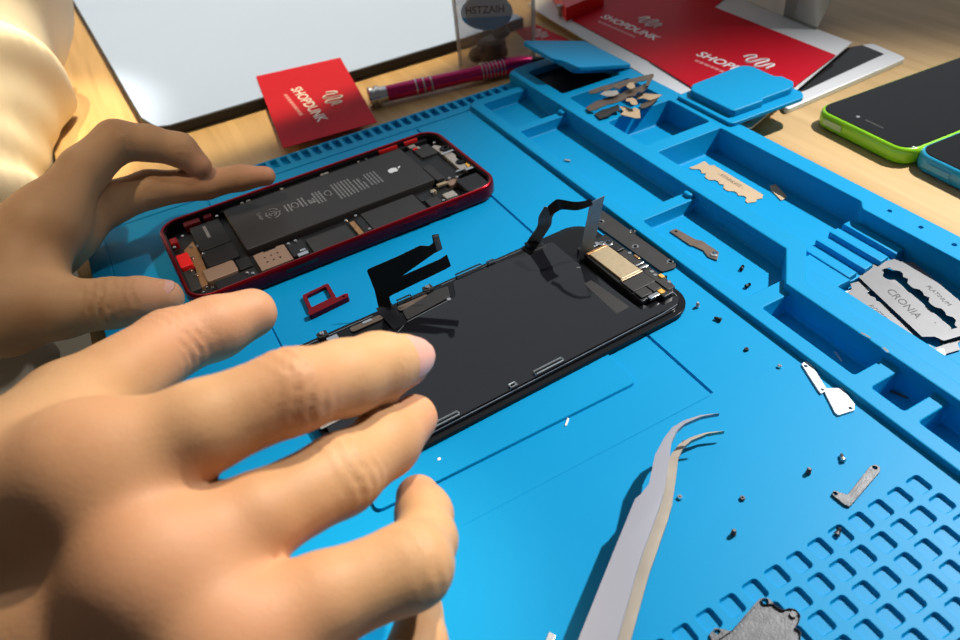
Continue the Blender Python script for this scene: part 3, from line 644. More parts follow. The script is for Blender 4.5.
# heap of broken pieces in the back pocket, thrown in at odd angles
def shard(label, pts, m, th=.35, name='razor_blade_piece'):
    W = [U(x, y, z) for x, y, z in pts]
    c = sum(W, Vector())/len(W)
    n = Vector()
    for i in range(len(W)): n += (W[i]-c).cross(W[(i+1) % len(W)]-c)
    n.normalize()
    if n.z < 0: n = -n
    e1 = (W[0]-c); e1 = (e1-n*e1.dot(n)).normalized(); e2 = n.cross(e1)
    P = [((w-c).dot(e1), (w-c).dot(e2)) for w in W]
    T = Matrix(((e1.x, e2.x, n.x, 0), (e1.y, e2.y, n.y, 0), (e1.z, e2.z, n.z, 0), (0, 0, 0, 1)))
    mb = MB(); prism(mb, P, -th/2, th/2, (), 0, T)
    return tag(mb.build(name, m, loc=c), label, 'razor blade', 'broken blades in the back pocket')
shard('long brown blade piece uppermost on the heap, its point over the rim', [(588.3, 91.4, 9.0), (601.6, 86.2, 9.9), (610.2, 84.7, 10.5), (631.2, 78.9, 11.9), (653.1, 73.8, 13.4), (653.9, 75.8, 13.5), (650.3, 82.0, 13.3), (648.4, 86.7, 13.1), (645.6, 85.6, 12.9), (647.2, 79.4, 13.0), (643.8, 81.2, 12.8), (637.5, 81.7, 12.4), (635.2, 84.1, 12.2), (631.2, 83.1, 11.9), (618.8, 89.1, 11.1), (613.3, 87.5, 10.7), (607.8, 90.9, 10.3), (601.6, 90.9, 9.9), (596.9, 93.0, 9.6), (589.8, 94.2, 9.1)], 'brownblade')
shard('dark lettered blade piece crossing the middle of the heap', [(585.9, 107.8, 7.2), (596.9, 100.8, 8.0), (601.6, 100.3, 8.3), (603.1, 98.8, 8.4), (617.2, 94.5, 9.4), (621.9, 93.8, 9.7), (623.4, 91.9, 9.8), (634.4, 87.5, 10.5), (637.5, 87.8, 10.8), (645.3, 83.6, 11.3), (648.1, 87.5, 11.5), (642.2, 92.5, 11.1), (637.5, 92.2, 10.8), (634.4, 96.1, 10.5), (628.1, 96.9, 10.1), (623.4, 100.3, 9.8), (612.5, 103.9, 9.0), (607.8, 104.4, 8.7), (595.3, 110.2, 7.8), (589.1, 111.2, 7.4)], 'brownblade')
shard('tan pointed blade piece at the right of the heap', [(635.9, 95.3, 8.0), (642.2, 93.4, 8.2), (662.2, 95.0, 9.0), (657.8, 97.7, 8.8), (650.0, 100.6, 8.5), (643.8, 98.4, 8.3), (637.5, 99.1, 8.1)], 'tanblade')
shard('blackened blade piece lowest at the left of the heap', [(594.5, 114.1, 6.6), (601.6, 110.2, 7.0), (609.4, 108.1, 7.4), (618.8, 104.7, 7.9), (619.7, 110.9, 8.0), (612.5, 112.8, 7.6), (609.4, 115.9, 7.4), (600.0, 119.1, 6.9), (596.9, 116.4, 6.7)], 'dark')
shard('bright cream blade chip nearest the viewer on the heap', [(619.5, 107.0, 7.6), (625.0, 106.2, 7.5), (631.2, 109.1, 7.4), (635.2, 107.8, 7.3), (639.8, 110.2, 7.2), (640.3, 118.4, 7.2), (635.2, 118.4, 7.3), (620.3, 114.5, 7.6), (623.8, 111.9, 7.5)], 'tanblade')
shard('small yellowish blade chip at the top of the heap', [(626.1, 86.7, 12.5), (628.9, 83.1, 12.7), (633.6, 82.5, 12.9), (635.3, 87.5, 13.0), (630.5, 89.4, 12.7)], 'tanblade')
shard('small yellowish blade chip in the middle of the heap', [(625.8, 99.2, 10.5), (632.8, 97.8, 10.8), (635.9, 99.7, 10.9), (638.0, 104.2, 11.0), (634.4, 105.2, 10.9), (630.5, 103.9, 10.7), (629.7, 101.6, 10.7), (626.6, 101.7, 10.5)], 'tanblade')
shard('dull pale blade chip at the upper left of the heap', [(600.0, 94.5, 10.2), (604.7, 91.4, 10.3), (617.2, 90.6, 10.7), (618.9, 93.8, 10.8), (614.1, 96.1, 10.6), (607.8, 96.7, 10.4)], 'sensor')
shard('brown blade piece standing at the right front of the heap', [(639.8, 104.7, 7.0), (646.9, 102.3, 7.5), (653.1, 100.0, 8.0), (659.4, 97.3, 8.5), (651.6, 104.7, 7.9), (645.3, 108.0, 7.4), (640.6, 108.4, 7.1)], 'brownblade')

# ------------------------------------------------------------------ cards and leaflets
def wave_logo(mb, T, s, r):
    pts = [(-5.2, -1.0), (-4.6, 1.0), (-3.4, 2.2), (-2.6, 1.2), (-3.2, -1.6), (-2.2, -2.8), (-1.2, -1.8), (-.4, 1.6), (.8, 2.6), (1.6, 1.4), (.8, -2.2), (1.8, -3.4), (2.8, -2.2), (3.2, .2), (4.2, 1.2), (4.9, 0), (4.6, -1.8), (5.4, -2.6)]
    tube(mb, [(p[0]*s, p[1]*s, 0) for p in smoothpath(pts, 4)], r, 5, T)
def shop_text(par, cx, cy, z, size, rz=-PI/2):
    T = Matrix.Translation((cx, cy, z)) @ Matrix.Rotation(rz, 4, 'Z')
    mb = MB(); text_mesh(mb, 'SHOPDUNK', size, T, .06, size*.016, 1.12); mb.build('printed_name', 'white', par)
    mb = MB(); wave_logo(mb, T @ Matrix.Translation((size*.3, size*1.7, 0)), size*.205, size*.08); mb.build('wave_logo', 'white', par)
    mb = MB(); x = -size*2.4; random.seed(int(cx))
    while x < size*1.5:
        l = random.uniform(.5, 1.4)*size*.3; prism(mb, [(x, -size*.98), (x+l, -size*.98), (x+l, -size*.76), (x, -size*.76)], -.02, .03, (), 0, T); x += l+size*.1
    mb.build('small_print', 'pinkprint', par)
W = [U(*q, ZT+6) for q in ((257, 80), (341, 61))]+[U(*q, ZT+8.6) for q in ((377, 122), (283, 148))]
# card with its far end resting on the pale board and its near end on the mat edge
c = sum(W, Vector())/4; c = Vector((c.x, c.y, W[2].z))
rc = thing('red_card', 'square red leaflet with white lettering leaning on the pale board', 'leaflet', (c.x, c.y, c.z))
mb = MB(); cc = [(w.x-c.x, w.y-c.y) for w in W]
prism(mb, cc, -.35, .0); mb.build('card_sheet', 'redcard', rc)
w = U(308, 103.5, c.z)-c; shop_text(rc, w.x, w.y, .02, 9.6, -PI/2-.02)
# white sheet with printed red panels
zs = ZT+5.2
ws = thing('white_folder', 'white cardboard folder under the two large red leaflets', 'folder', (360, 100, ZT+4.9))
mb = MB(); Wp = [U(528, 6, zs), U(686, 101, zs), U(742, 129, zs), U(752, 128, zs), U(852, 43, zs), U(760, 8, zs), U(690, -25, zs), U(560, -28, zs)]
prism(mb, [(w.x-360, w.y-100) for w in Wp], 0, .8, (), .1); mb.build('sheet', 'paper', ws)
def leaf(pxs, z, label):
    W = [U(*q, z) for q in pxs]; c = sum(W, Vector())/4
    r = thing('red_leaflet', label, 'leaflet', (c.x, c.y, z), 0, 'red leaflets on the white folder')
    mb = MB(); prism(mb, [(w.x-c.x, w.y-c.y) for w in W], -.3, 0); mb.build('card_sheet', 'redcard', r)
    return r, c
r1, c1 = leaf([(572, 20), (650.5, 61.5), (725, -2), (612, -24)], zs+1.2, 'left red leaflet with white wave logo on the white folder')
w = U(629, 27, zs+1.2)-c1; shop_text(r1, w.x, w.y, .02, 9.8, -PI/2+.03)
r2, c2 = leaf([(650.5, 61.5), (748, 122), (836, 55), (692, -2)], zs+1.6, 'right red leaflet partly covered by the open blue lid')
w = U(735, 68, zs+1.6)-c2; shop_text(r2, w.x, w.y, .02, 10.2, -PI/2+.05)
# slab of dark screen with silver body under the folder
sl = thing('silver_tablet', 'silver tablet with black screen under the white folder', 'tablet', (390, 30, ZT))
W = [U(786, 110, ZT+3), U(907, 58, ZT+3), U(872, 43, ZT+3), U(760, 65, ZT+3)]
mb = MB(); prism(mb, roundpoly([(w.x-390, w.y-30) for w in W], 4), .2, 3.2, (), .6); mb.build('body', 'silver', sl)
W = [U(786, 97, ZT+3.4), U(806, 90, ZT+3.4), U(838, 75, ZT+3.4), U(884, 54, ZT+3.4), U(862, 45, ZT+3.4), U(780, 60, ZT+3.4)]
mb = MB(); prism(mb, [(w.x-390, w.y-30) for w in W], 3.1, 3.5); mb.build('screen', 'gloss', sl)
# bright red box at the top edge and small red card behind the pouch
W = [U(549, -14, 4), U(566, 13, 4), U(604, -3, 4), U(590, -25, 4)]
c = sum(W, Vector())/4; mb = MB(); prism(mb, [(w.x-c.x, w.y-c.y) for w in W], 0, 9.5, (), .3); tag(mb.build('red_box', 'red_bright', loc=(c.x, c.y, zs+.9)), 'glossy red box corner at the top edge on the white folder', 'box')
mb = MB(); lathe(mb, [(1.5, 0), (1.5, 6), (2.6, 6.2), (2.6, 8), (1.2, 8.4)], 12)
w = U(560, 16, zs+.9); tag(mb.build('small_knob', 'sensor', loc=(w.x, w.y, zs+.85)), 'tiny pale knob beside the glossy red box corner', 'knob')
W = [U(530, 44, ZT+.5), U(570, 40, ZT+.5), U(536, 24, ZT+.5), U(515, 30, ZT+.5)]
c = sum(W, Vector())/4; rk = thing('red_card', 'small red card lying behind the clear pouch', 'card', (c.x, c.y, ZT+.05))
mb = MB(); prism(mb, [(w.x-c.x, w.y-c.y) for w in W], 0, .4); mb.build('card_sheet', 'redcard', rk)
w = U(540.5, 33.5, ZT+.5)-c; mb = MB(); wave_logo(mb, TR(w.x, w.y, .42, -PI/2), 1.6, .6); mb.build('wave_logo', 'white', rk)
# white carton at the top edge
ct = thing('white_carton', 'open white carton with a flaring side flap at the top edge', 'box', (440, 100, zs+.9))
A_, B_ = U(784, 16, zs+.9), U(817, 29, zs+.9); G_ = U(690, -24, zs+.9)
o_ = Vector((440, 100, zs+.9))
def quadsheet(name, p, m, par, th=.8):
    p = [Vector(q) for q in p]; n = (p[1]-p[0]).cross(p[3]-p[0]).normalized()*th
    mb = MB(); mb.add(p+[q+n for q in p], [(0, 1, 2, 3), (7, 6, 5, 4)]+[(i, (i+1) % 4, 4+(i+1) % 4, 4+i) for i in range(4)]); return mb.build(name, m, par)
quadsheet('side_panel', [G_-o_, A_-o_, A_-o_+Vector((-4, 0, 70)), G_-o_+Vector((-4, 0, 70))], 'carton', ct)
quadsheet('flap', [A_-o_, B_-o_, B_-o_+Vector((92, 44, 50)), A_-o_+Vector((0, 0, 70))], 'carton', ct)
quadsheet('bottom', [A_-o_, B_-o_, B_-o_+Vector((70, 60, 0)), G_-o_+Vector((40, 60, 0))], 'brown', ct)  # dark brown bottom stands in for the shadow beside the flap

# ------------------------------------------------------------------ pale board top-left
W0, W1 = U(165, 127, ZT+7), U(468, 37, ZT+7)
ang = math.atan2(W1.y-W0.y, W1.x-W0.x)
bd = thing('pale_board', 'large pale blue board with dark edge at the top left of the table', 'board', (W0.x, W0.y, ZT), 0)
L1 = U(140, 118, ZT+7); L0 = U(72, 0, ZT+7)
dl = (L0-L1).normalized()
Pb = [(L1.x-W0.x, L1.y-W0.y), (L1.x-W0.x+6, 4), (3, 0), (W1.x-W0.x, W1.y-W0.y), (W1.x-W0.x+50, 6), (W1.x-W0.x+50+dl.x*420, 426), (L1.x-W0.x+dl.x*420, L1.y-W0.y+dl.y*420)]
mb = MB(); prism(mb, roundpoly(Pb, 2), .1, 6.6, (), .2); mb.build('frame', 'boardedge', bd)
mb = MB(); prism(mb, offs(ccw(Pb), -1.0), 6.5, 7.1); mb.build('top_sheet', 'board', bd)

# ------------------------------------------------------------------ screwdriver
a, b = Vector(U(379, 97.5, ZT+5)), Vector(U(531, 63, ZT+5)); a.z = b.z = 0
sd = thing('precision_screwdriver', 'magenta metal screwdriver with silver cap lying behind the mat', 'screwdriver', (a.x, a.y, ZT+6.3), math.atan2(b.y-a.y, b.x-a.x))
L = (b-a).length; Ty = Matrix.Rotation(PI/2, 4, 'Y') @ Matrix.Diagonal((1.22, 1.22, 1, 1))
mb = MB(); lathe(mb, [(3.6, 5), (4.0, 6), (4.1, 26), (4.0, 28), (3.8, 34), (3.7, 60), (4.4, L*.72), (4.5, L*.86), (3.9, L*.95), (3.0, L)], 28, Ty)
mb.build('handle', 'magenta', sd)
mb = MB(); lathe(mb, [(4.0, -6.5), (5.0, -6), (5.0, -3.8), (4.3, -3.4), (4.3, -2.4), (5.1, -2), (5.1, .4), (4.2, .8), (4.2, 5.2), (3.4, 5.4)], 28, Ty); mb.build('cap', 'chrome', sd)
for x in (24, 29, 34): mb = MB(); lathe(mb, [(4.0, x), (4.25, x+.2), (4.25, x+1), (4.0, x+1.2)], 28, Ty); mb.build('grip_ring', 'steel', sd)
for i in range(7): mb = MB(); x = L*.66+2.5*i; lathe(mb, [(4.2, x), (4.62, x+.2), (4.62, x+.7), (4.2, x+.9)], 28, Ty); mb.build('grip_ring', 'steel', sd)
mb = MB(); lathe(mb, [(2.4, L-.2), (2.2, L+3), (1.2, L+7), (.9, L+16), (.3, L+17)], 16, Ty); mb.build('shaft', 'black', sd)

# ------------------------------------------------------------------ clear pouch
A_, B_ = U(461, 66, ZT), U(534, 63, ZT)
pc = thing('clear_pouch', 'clear plastic pouch with oval blue label standing behind the screwdriver', 'pouch', (0, 0, 0))
cx_ = (A_+B_)/2; dx = (B_-A_).normalized(); wd = (B_-A_).length
nb = Vector((-dx.y, dx.x, 0))
pc.location = Vector((cx_.x, cx_.y, ZT+.1))*MM; pc.rotation_euler = (0, 0, math.atan2(dx.y, dx.x))
def bulge(u, v, s):   # u -1..1, v 0..1
    e = (1-u**4)*(min(1, (1-v)*3))*(.35+.65*min(1, v*5+.3))
    return s*(8*e)+.6*math.sin(5*u+9*v+s)*e
mb = MB(); nu, nv, H = 24, 26, 95
for s in (-1, 1):
    vs = []
    for j in range(nv+1):
        for i in range(nu+1):
            u = -1+2*i/nu; v = j/nv
            vs.append((u*wd/2*(1+.08*v), bulge(u, v, s)+v*10, v*H))
    mb.add(vs, [(j*(nu+1)+i, j*(nu+1)+i+1, (j+1)*(nu+1)+i+1, (j+1)*(nu+1)+i) for j in range(nv) for i in range(nu)])
mb.build('film', 'clear', pc, merge=True)
mb = MB()
for s in (-1, 1): ribbon(mb, [(s*wd/2*(1+.08*v)*1.0, v*10, v*H) for v in (0, .25, .5, .75, 1)], [Vector((2.6, 0, 0))]*5, .5)
mb.build('side_seam', 'seam', pc)
def ell(cx, cz, rx, rz, a0=0, a1=2*PI, n=28): return [(cx+rx*math.cos(a0+(a1-a0)*i/n), cz+rz*math.sin(a0+(a1-a0)*i/n)) for i in range(n+1 if a1-a0 < 6 else n)]
Tv = Matrix.Translation((-4, -6.4, 0)) @ Matrix.Rotation(PI/2-.1, 4, 'X') 
zc = 36
lb = MB(); prism(lb, ell(0, zc, 17, 11), -.1, .1, (), 0, Tv); lb = lb.build('label', 'lblpale', pc)
mb = MB(); prism(mb, ell(0, zc, 17, 11, PI+.25, 2*PI-.25), .1, .25, (), 0, Tv); mb.build('label_band', 'lblblue', lb)
mb = MB(); text_mesh(mb, 'HSTZAIH', 6.4, Tv @ Matrix.Translation((-1, zc+1.6, .2)), .1, .12); mb.build('printed_text', 'inkprint', lb)
mb = MB(); random.seed(8)
for k in range(5):
    x = random.uniform(-14, 14); z = random.uniform(5, 14); y = random.uniform(-3, 3); q = random.uniform(3.2, 6)
    lathe(mb, [(q*.2, -q), (q*.75, -q*.6), (q, 0), (q*.8, q*.55), (q*.2, q*.9)], 12, TR(x, y, z, k, k*.7))
lathe(mb, [(2, 18), (5, 19), (6, 22), (4, 25), (4, 27)], 18, TR(4, 1, 0)); lathe(mb, [(8.5, 3), (9, 8), (9, 16), (6, 18)], 20, TR(-2, 1, 0))
mb.build('contents', 'brown', pc)

# ------------------------------------------------------------------ two phones on the right
def slab_phone(name, label, m, x, y, rz, W=60.5, L=124, r=10):
    root = thing(name, label, 'phone', (x, y, ZT+.05), rz, 'phones at the right edge')
    o = ccw(rrect(0, 0, L, W, r, 10)); n = len(o)
    rings = [(-3, 0), (-1.2, .35), (-.3, 1.4), (0, 3), (0, 5.5), (-.2, 7.4), (-.9, 8.6), (-1.6, 8.9)]
    mb = MB(); R = [z3(offs(o, a), b) for a, b in rings]
    mb.add([v for q in R for v in q], [(k*n+i, k*n+(i+1) % n, (k+1)*n+(i+1) % n, (k+1)*n+i) for k in range(len(R)-1) for i in range(n)])
    cap(mb, [offs(o, -1.6)], 8.9); cap(mb, [offs(o, -3)], 0, None, True); mb.build('shell', m, root, ang=50, merge=True)
    mb = MB(); prism(mb, offs(o, -1.9), 8.7, 9.3, (), .25); g = mb.build('front_glass', 'gloss', root)
    return root, g
w = U(818, 108, 0)
g1, gg = slab_phone('green_phone', 'lime green phone with black screen on the wooden table', 'green', 329.6, -79.5, rad(-2.5))
mb = MB(); box(mb, -.45, 40, 3.2, .6, 52, 6.4, .3, 0); mb.build('power_button', 'button', g1)
mb = MB(); box(mb, 9.4, 23.5, 9.28, 10.6, 35, 9.4, .5, 0); mb.build('earpiece_slot', 'dark', gg)
mb = MB(); lathe(mb, [(1.0, 0), (1.0, .15), (.6, .16)], 14, TR(9.8, 39.5, 9.28)); mb.build('front_camera', 'steel', gg)
g2, gg = slab_phone('blue_phone', 'sky blue phone with black screen at the right edge of the frame', 'cyanp', 331.5, -138.3, rad(-2.5))
mb = MB(); box(mb, -.45, 38, 3.4, .6, 51, 6.2, .3, 0); mb.build('power_button', 'cyanp', g2)
mb = MB(); box(mb, 9.4, 24, 9.28, 10.6, 35, 9.4, .5, 0); mb.build('earpiece_slot', 'dark', gg)

# ------------------------------------------------------------------ person: hands and shirt, grown from distance fields
def surface_nets(phi, lo, h):
    s = phi < 0
    nx, ny, nz = phi.shape
    cnt = np.zeros((nx-1, ny-1, nz-1), np.int8)
    for a in (0, 1):
        for b in (0, 1):
            for c in (0, 1): cnt += s[a:nx-1+a, b:ny-1+b, c:nz-1+c]
    act = np.argwhere((cnt > 0) & (cnt < 8))
    idx = -np.ones(cnt.shape, np.int64); idx[tuple(act.T)] = np.arange(len(act))
    acc = np.zeros((len(act), 3)); num = np.zeros(len(act))
    cor = [np.array(c) for c in ((0, 0, 0), (1, 0, 0), (0, 1, 0), (1, 1, 0), (0, 0, 1), (1, 0, 1), (0, 1, 1), (1, 1, 1))]
    for i in range(8):
        for ax in range(3):
            if cor[i][ax] == 0:
                e = cor[i].copy(); e[ax] = 1
                a = phi[tuple((act+cor[i]).T)]; b = phi[tuple((act+e).T)]
                m = (a < 0) != (b < 0); t = np.where(m, a/np.where(m, a-b, 1), 0)
                acc += np.where(m[:, None], cor[i]+t[:, None]*(e-cor[i]), 0); num += m
    V = lo+h*(act+acc/num[:, None])
    F = []
    for ax in range(3):
        o1, o2 = [(1, 2), (2, 0), (0, 1)][ax]
        sl0 = [slice(None)]*3; sl1 = [slice(None)]*3; sl0[ax] = slice(0, -1); sl1[ax] = slice(1, None)
        d = s[tuple(sl0)] != s[tuple(sl1)]
        e = np.argwhere(d)
        ok = (e[:, o1] > 0) & (e[:, o2] > 0) & (e[:, o1] < phi.shape[o1]-1) & (e[:, o2] < phi.shape[o2]-1); e = e[ok]
        fl = s[tuple(e.T)]
        q = []
        for da, db in ((-1, -1), (0, -1), (0, 0), (-1, 0)):
            c = e.copy(); c[:, o1] += da; c[:, o2] += db; q.append(idx[tuple(c.T)])
        q = np.stack(q, 1); q[~fl] = q[~fl][:, ::-1]; F.append(q)
    return V, np.concatenate(F)
def smin(a, b, k):
    hh = np.clip(.5+.5*(b-a)/k, 0, 1); return b+(a-b)*hh-k*hh*(1-hh)
class Field:
    def __init__(self, lo, hi, h):
        self.lo = np.array(lo, float); self.h = h
        n = np.ceil((np.array(hi)-self.lo)/h).astype(int)+1; self.n = n
        self.ax = [self.lo[i]+h*np.arange(n[i]) for i in range(3)]
    def new(self): return np.full(self.n, 60., np.float32)
    def cone(self, phi, a, b, ra, rb, k=0., sq=None):
        a = np.array(a, float); b = np.array(b, float); m = max(ra, rb)+k+8
        l = np.minimum(a, b)-m; u = np.maximum(a, b)+m
        i0 = np.clip(((l-self.lo)/self.h).astype(int), 0, self.n-1); i1 = np.clip(((u-self.lo)/self.h).astype(int)+2, 1, self.n)
        if (i1 <= i0).any(): return
        X = self.ax[0][i0[0]:i1[0], None, None]-a[0]; Y = self.ax[1][None, i0[1]:i1[1], None]-a[1]; Z = self.ax[2][None, None, i0[2]:i1[2]]-a[2]
        ab = b-a; L2 = (ab**2).sum()+1e-9
        t = np.clip((X*ab[0]+Y*ab[1]+Z*ab[2])/L2, 0, 1)
        dx, dy, dz = X-t*ab[0], Y-t*ab[1], Z-t*ab[2]
        d = np.sqrt(dx*dx+dy*dy+dz*dz)-(ra+t*(rb-ra))
        s = tuple(slice(i0[i], i1[i]) for i in range(3))
        phi[s] = smin(phi[s], d.astype(np.float32), k) if k > 0 else np.minimum(phi[s], d)
def chain(F, phi, pts, k=3.):
    for (a, ra), (b, rb) in zip(pts[:-1], pts[1:]): F.cone(phi, a, b, ra, rb, k)
def J(px, py, d, thick): return (D(px, py, d), thick/2*d/FOC)
def lap(V, Fc, it, lam=.5):
    E_ = np.concatenate([Fc[:, [0, 1]], Fc[:, [1, 2]], Fc[:, [2, 3]], Fc[:, [3, 0]]])
    for _ in range(it):
        S_ = np.zeros_like(V); n = np.zeros(len(V))
        for a, b in ((0, 1), (1, 0)):
            np.add.at(S_, E_[:, a], V[E_[:, b]]); np.add.at(n, E_[:, a], 1)
        V = V+lam*(S_/np.maximum(n, 1)[:, None]-V)
    return V
def normals(V, Fc):
    n = np.cross(V[Fc[:, 2]]-V[Fc[:, 0]], V[Fc[:, 3]]-V[Fc[:, 1]]); N = np.zeros_like(V)
    for i in range(4): np.add.at(N, Fc[:, i], n)
    return N/np.maximum(np.linalg.norm(N, axis=1), 1e-9)[:, None]
def hand(palm, fingers, lo, hi, h=1.1, kp=9., kf=3., web=()):
    F = Field(lo, hi, h)
    P0 = F.new()
    for seg in palm: F.cone(P0, seg[0][0], seg[1][0], seg[0][1], seg[1][1], kp)
    tot = P0.copy()
    for f in fingers:
        q = F.new(); chain(F, q, f, kf); tot = np.minimum(tot, smin(P0, q, 7.))
    V, Fc = surface_nets(tot, F.lo, h)
    return lap(V, Fc, 4), Fc
def creases(V, Fc, lst, blush):
    N = normals(V, Fc)
    for (c, ax, dor, r, wl, amp, sig) in lst:
        c = np.array(c, float); ax = np.array(ax, float); ax /= np.linalg.norm(ax); dor = np.array(dor, float); dor -= ax*(dor@ax); dor /= np.linalg.norm(dor)
        d = V-c; s = d @ ax; rd = d-s[:, None]*ax; rr = np.linalg.norm(rd, axis=1)+1e-6
        m = np.clip((rd @ dor)/rr*1.3+.1, 0, 1)*np.exp(-(s/sig)**2)*(rr < r*1.7)
        lat = rd @ np.cross(ax, dor)
        ph_ = s+.9*np.sin(lat*.45+c[0])*1.0
        V = V-N*(amp*m*np.maximum(0, np.cos(2*PI*ph_/wl))**3)[:, None]
    return V
P_ = lambda *a: J(*a)
# --- right hand (nearer the lens)
rI = [P_(90, 476, 146, 116), P_(200, 428, 150, 92), P_(292, 391, 159, 84), P_(345, 378, 172, 75), P_(378, 367, 182, 68), P_(403, 361, 190, 56)]
rM = [P_(155, 574, 140, 118), P_(255, 520, 150, 90), P_(340, 475, 165, 80), P_(386, 443, 180, 66), P_(414, 418, 192, 49)]
rR = [P_(232, 648, 138, 110), P_(320, 602, 143, 92), P_(410, 566, 150, 84), P_(425, 540, 164, 62), P_(424, 514, 178, 55), P_(418, 497, 186, 46)]
rP = [P_(310, 735, 140, 92), P_(400, 690, 150, 72), P_(418, 648, 160, 58), P_(420, 612, 170, 48)]
rT = [P_(-30, 515, 150, 170), P_(75, 415, 178, 108), P_(170, 344, 205, 68), P_(215, 328, 214, 62), P_(252, 313, 222, 50)]
wr = (D(-215, 760, 156), 25.); wr2 = (D(-235, 690, 168), 24.)
palm = [(rI[0], wr2), (rM[0], wr), (rR[0], wr), (rP[0], wr), (rI[0], rM[0]), (rM[0], rR[0]), (rR[0], rP[0]), (wr, wr2), (rT[0], wr2), ((rT[1][0], 9.5), (rI[0][0], 10.)), ((rT[0][0], 13.), (rI[0][0], 11.))]
elbR = wr[0]+np.array([-190., -70., -40.])
palm += [(wr, (wr[0]+np.array([-60., -22., -12.]), 27.)), ((wr[0]+np.array([-60., -22., -12.]), 27.), (elbR, 36.))]
allp = np.array([q[0] for f in (rI, rM, rR, rP, rT) for q in f]+[wr[0], elbR])
VR, FR = hand(palm, [rI, rM, rR, rP, rT], allp.min(0)-42, allp.max(0)+24, 1.15)
tocam = lambda p: CAM-p
def cre(f, i, wl, amp, sig, up_=None):
    a = f[i-1][0]; b = f[i+1][0]; return (f[i][0], b-a, tocam(f[i][0])+np.array([0, 0, 60.]) if up_ is None else up_, f[i][1], wl, amp, sig)
VR = creases(VR, FR, [cre(rI, 2, 3.4, .55, 6.5), cre(rM, 2, 3.2, .5, 6.5), cre(rI, 4, 2.4, .3, 3.5), cre(rT, 2, 3.0, .6, 5), cre(rR, 2, 3.4, .3, 5)], None)
# --- left hand (holding the red phone)
lI = [P_(48, 222, 300, 62), P_(84, 170, 312, 46), P_(116, 141, 322, 41), P_(148, 143, 328, 35), P_(180, 150, 334, 33), P_(200, 166, 338, 24)]
lM = [P_(62, 232, 316, 52), P_(110, 203, 330, 42), P_(150, 189, 338, 37), P_(205, 184, 346, 30), P_(240, 178, 350, 25), P_(266, 176, 352, 20)]
lR = [P_(50, 245, 322, 50), P_(84, 214, 342, 38), P_(96, 214, 352, 30), P_(82, 232, 350, 26)]
lP = [P_(35, 262, 326, 46), P_(58, 236, 346, 34), P_(66, 240, 354, 26), P_(52, 252, 350, 22)]
lT = [P_(5, 312, 285, 80), P_(60, 308, 283, 58), P_(112, 303, 284, 50), P_(140, 300, 285, 46), P_(165, 298, 287, 38)]
wl_ = (D(-110, 318, 292), 27.)
pl = [(lI[0], wl_), (lM[0], wl_), (lR[0], wl_), (lP[0], wl_), (lI[0], lM[0]), (lM[0], lR[0]), (lR[0], lP[0]), (lT[0], wl_), ((lT[0][0], 14.), (lI[0][0], 11.)), ((lT[1][0], 9.), (D(30, 262, 296), 11.))]
elbL = wl_[0]+np.array([-170., 60., 30.])
pl += [(wl_, (wl_[0]+np.array([-60., 20., 10.]), 29.)), ((wl_[0]+np.array([-60., 20., 10.]), 29.), (elbL, 38.))]
allp = np.array([q[0] for f in (lI, lM, lR, lP, lT) for q in f]+[wl_[0], elbL])
VL, FL = hand(pl, [lI, lM, lR, lP, lT], allp.min(0)-44, allp.max(0)+24, 1.3, kp=8.)
VL = creases(VL, FL, [cre(lT, 2, 3.6, 1.0, 6), cre(lT, 3, 3.2, .5, 4), cre(lI, 2, 3, .7, 4), cre(lI, 4, 2.6, .5, 4), cre(lM, 2, 3, .4, 4), cre(lM, 4, 2.6, .3, 3)], None)
person = thing('person', 'person in a cream shirt, both hands reaching over the opened phone and screen', 'person', (-260, 60, -200))
base = np.array([-260., 60., -200.])
def mesh_np(name, V, Fc, m, parent, off):
    me = bpy.data.meshes.new(name); me.from_pydata(((V-off)*MM).tolist(), [], Fc.tolist())
    me.polygons.foreach_set('use_smooth', [True]*len(me.polygons)); me.materials.append(M[m]); me.update()
    o = bpy.data.objects.new(name, me); COL.objects.link(o); o.parent = parent; return o
# upper body core joining both arms inside the shirt
def coreV():
    F = Field((-470, -330, -260), (-120, 430, 330), 8.)
    q = F.new()
    F.cone(q, (-340, 60, -150), (-330, 60, 160), 95, 110, 20); F.cone(q, (-330, -60, 190), (-330, 190, 190), 62, 62, 30)
    F.cone(q, (-330, 210, 185), elbL, 46, 38, 20); F.cone(q, (-330, -90, 185), elbR, 46, 38, 20)
    V, Fc = surface_nets(q, F.lo, 8.); return lap(V, Fc, 3), Fc
VC, FC = coreV()
Vall = np.concatenate([VR, VL, VC]); Fall = np.concatenate([FR, FL+len(VR), FC+len(VR)+len(VL)])
body = mesh_np('body', Vall, Fall, 'skin', person, base)
bl = np.zeros(len(Vall))
for (c, r) in [(rT[4][0], 14), (rT[2][0], 16), (rT[3][0], 14), (rM[0][0], 20), (rR[0][0], 20), (rM[4][0], 10), (rR[5][0], 11), (lT[4][0], 12), (lM[5][0], 12), (lI[5][0], 10), (rI[2][0], 9), (rI[0][0], 16)]:
    bl = np.maximum(bl, .75*np.exp(-(np.linalg.norm(Vall-c, axis=1)/r)**2))
at = body.data.attributes.new('blush', 'FLOAT', 'POINT'); at.data.foreach_set('value', bl.astype(np.float32))
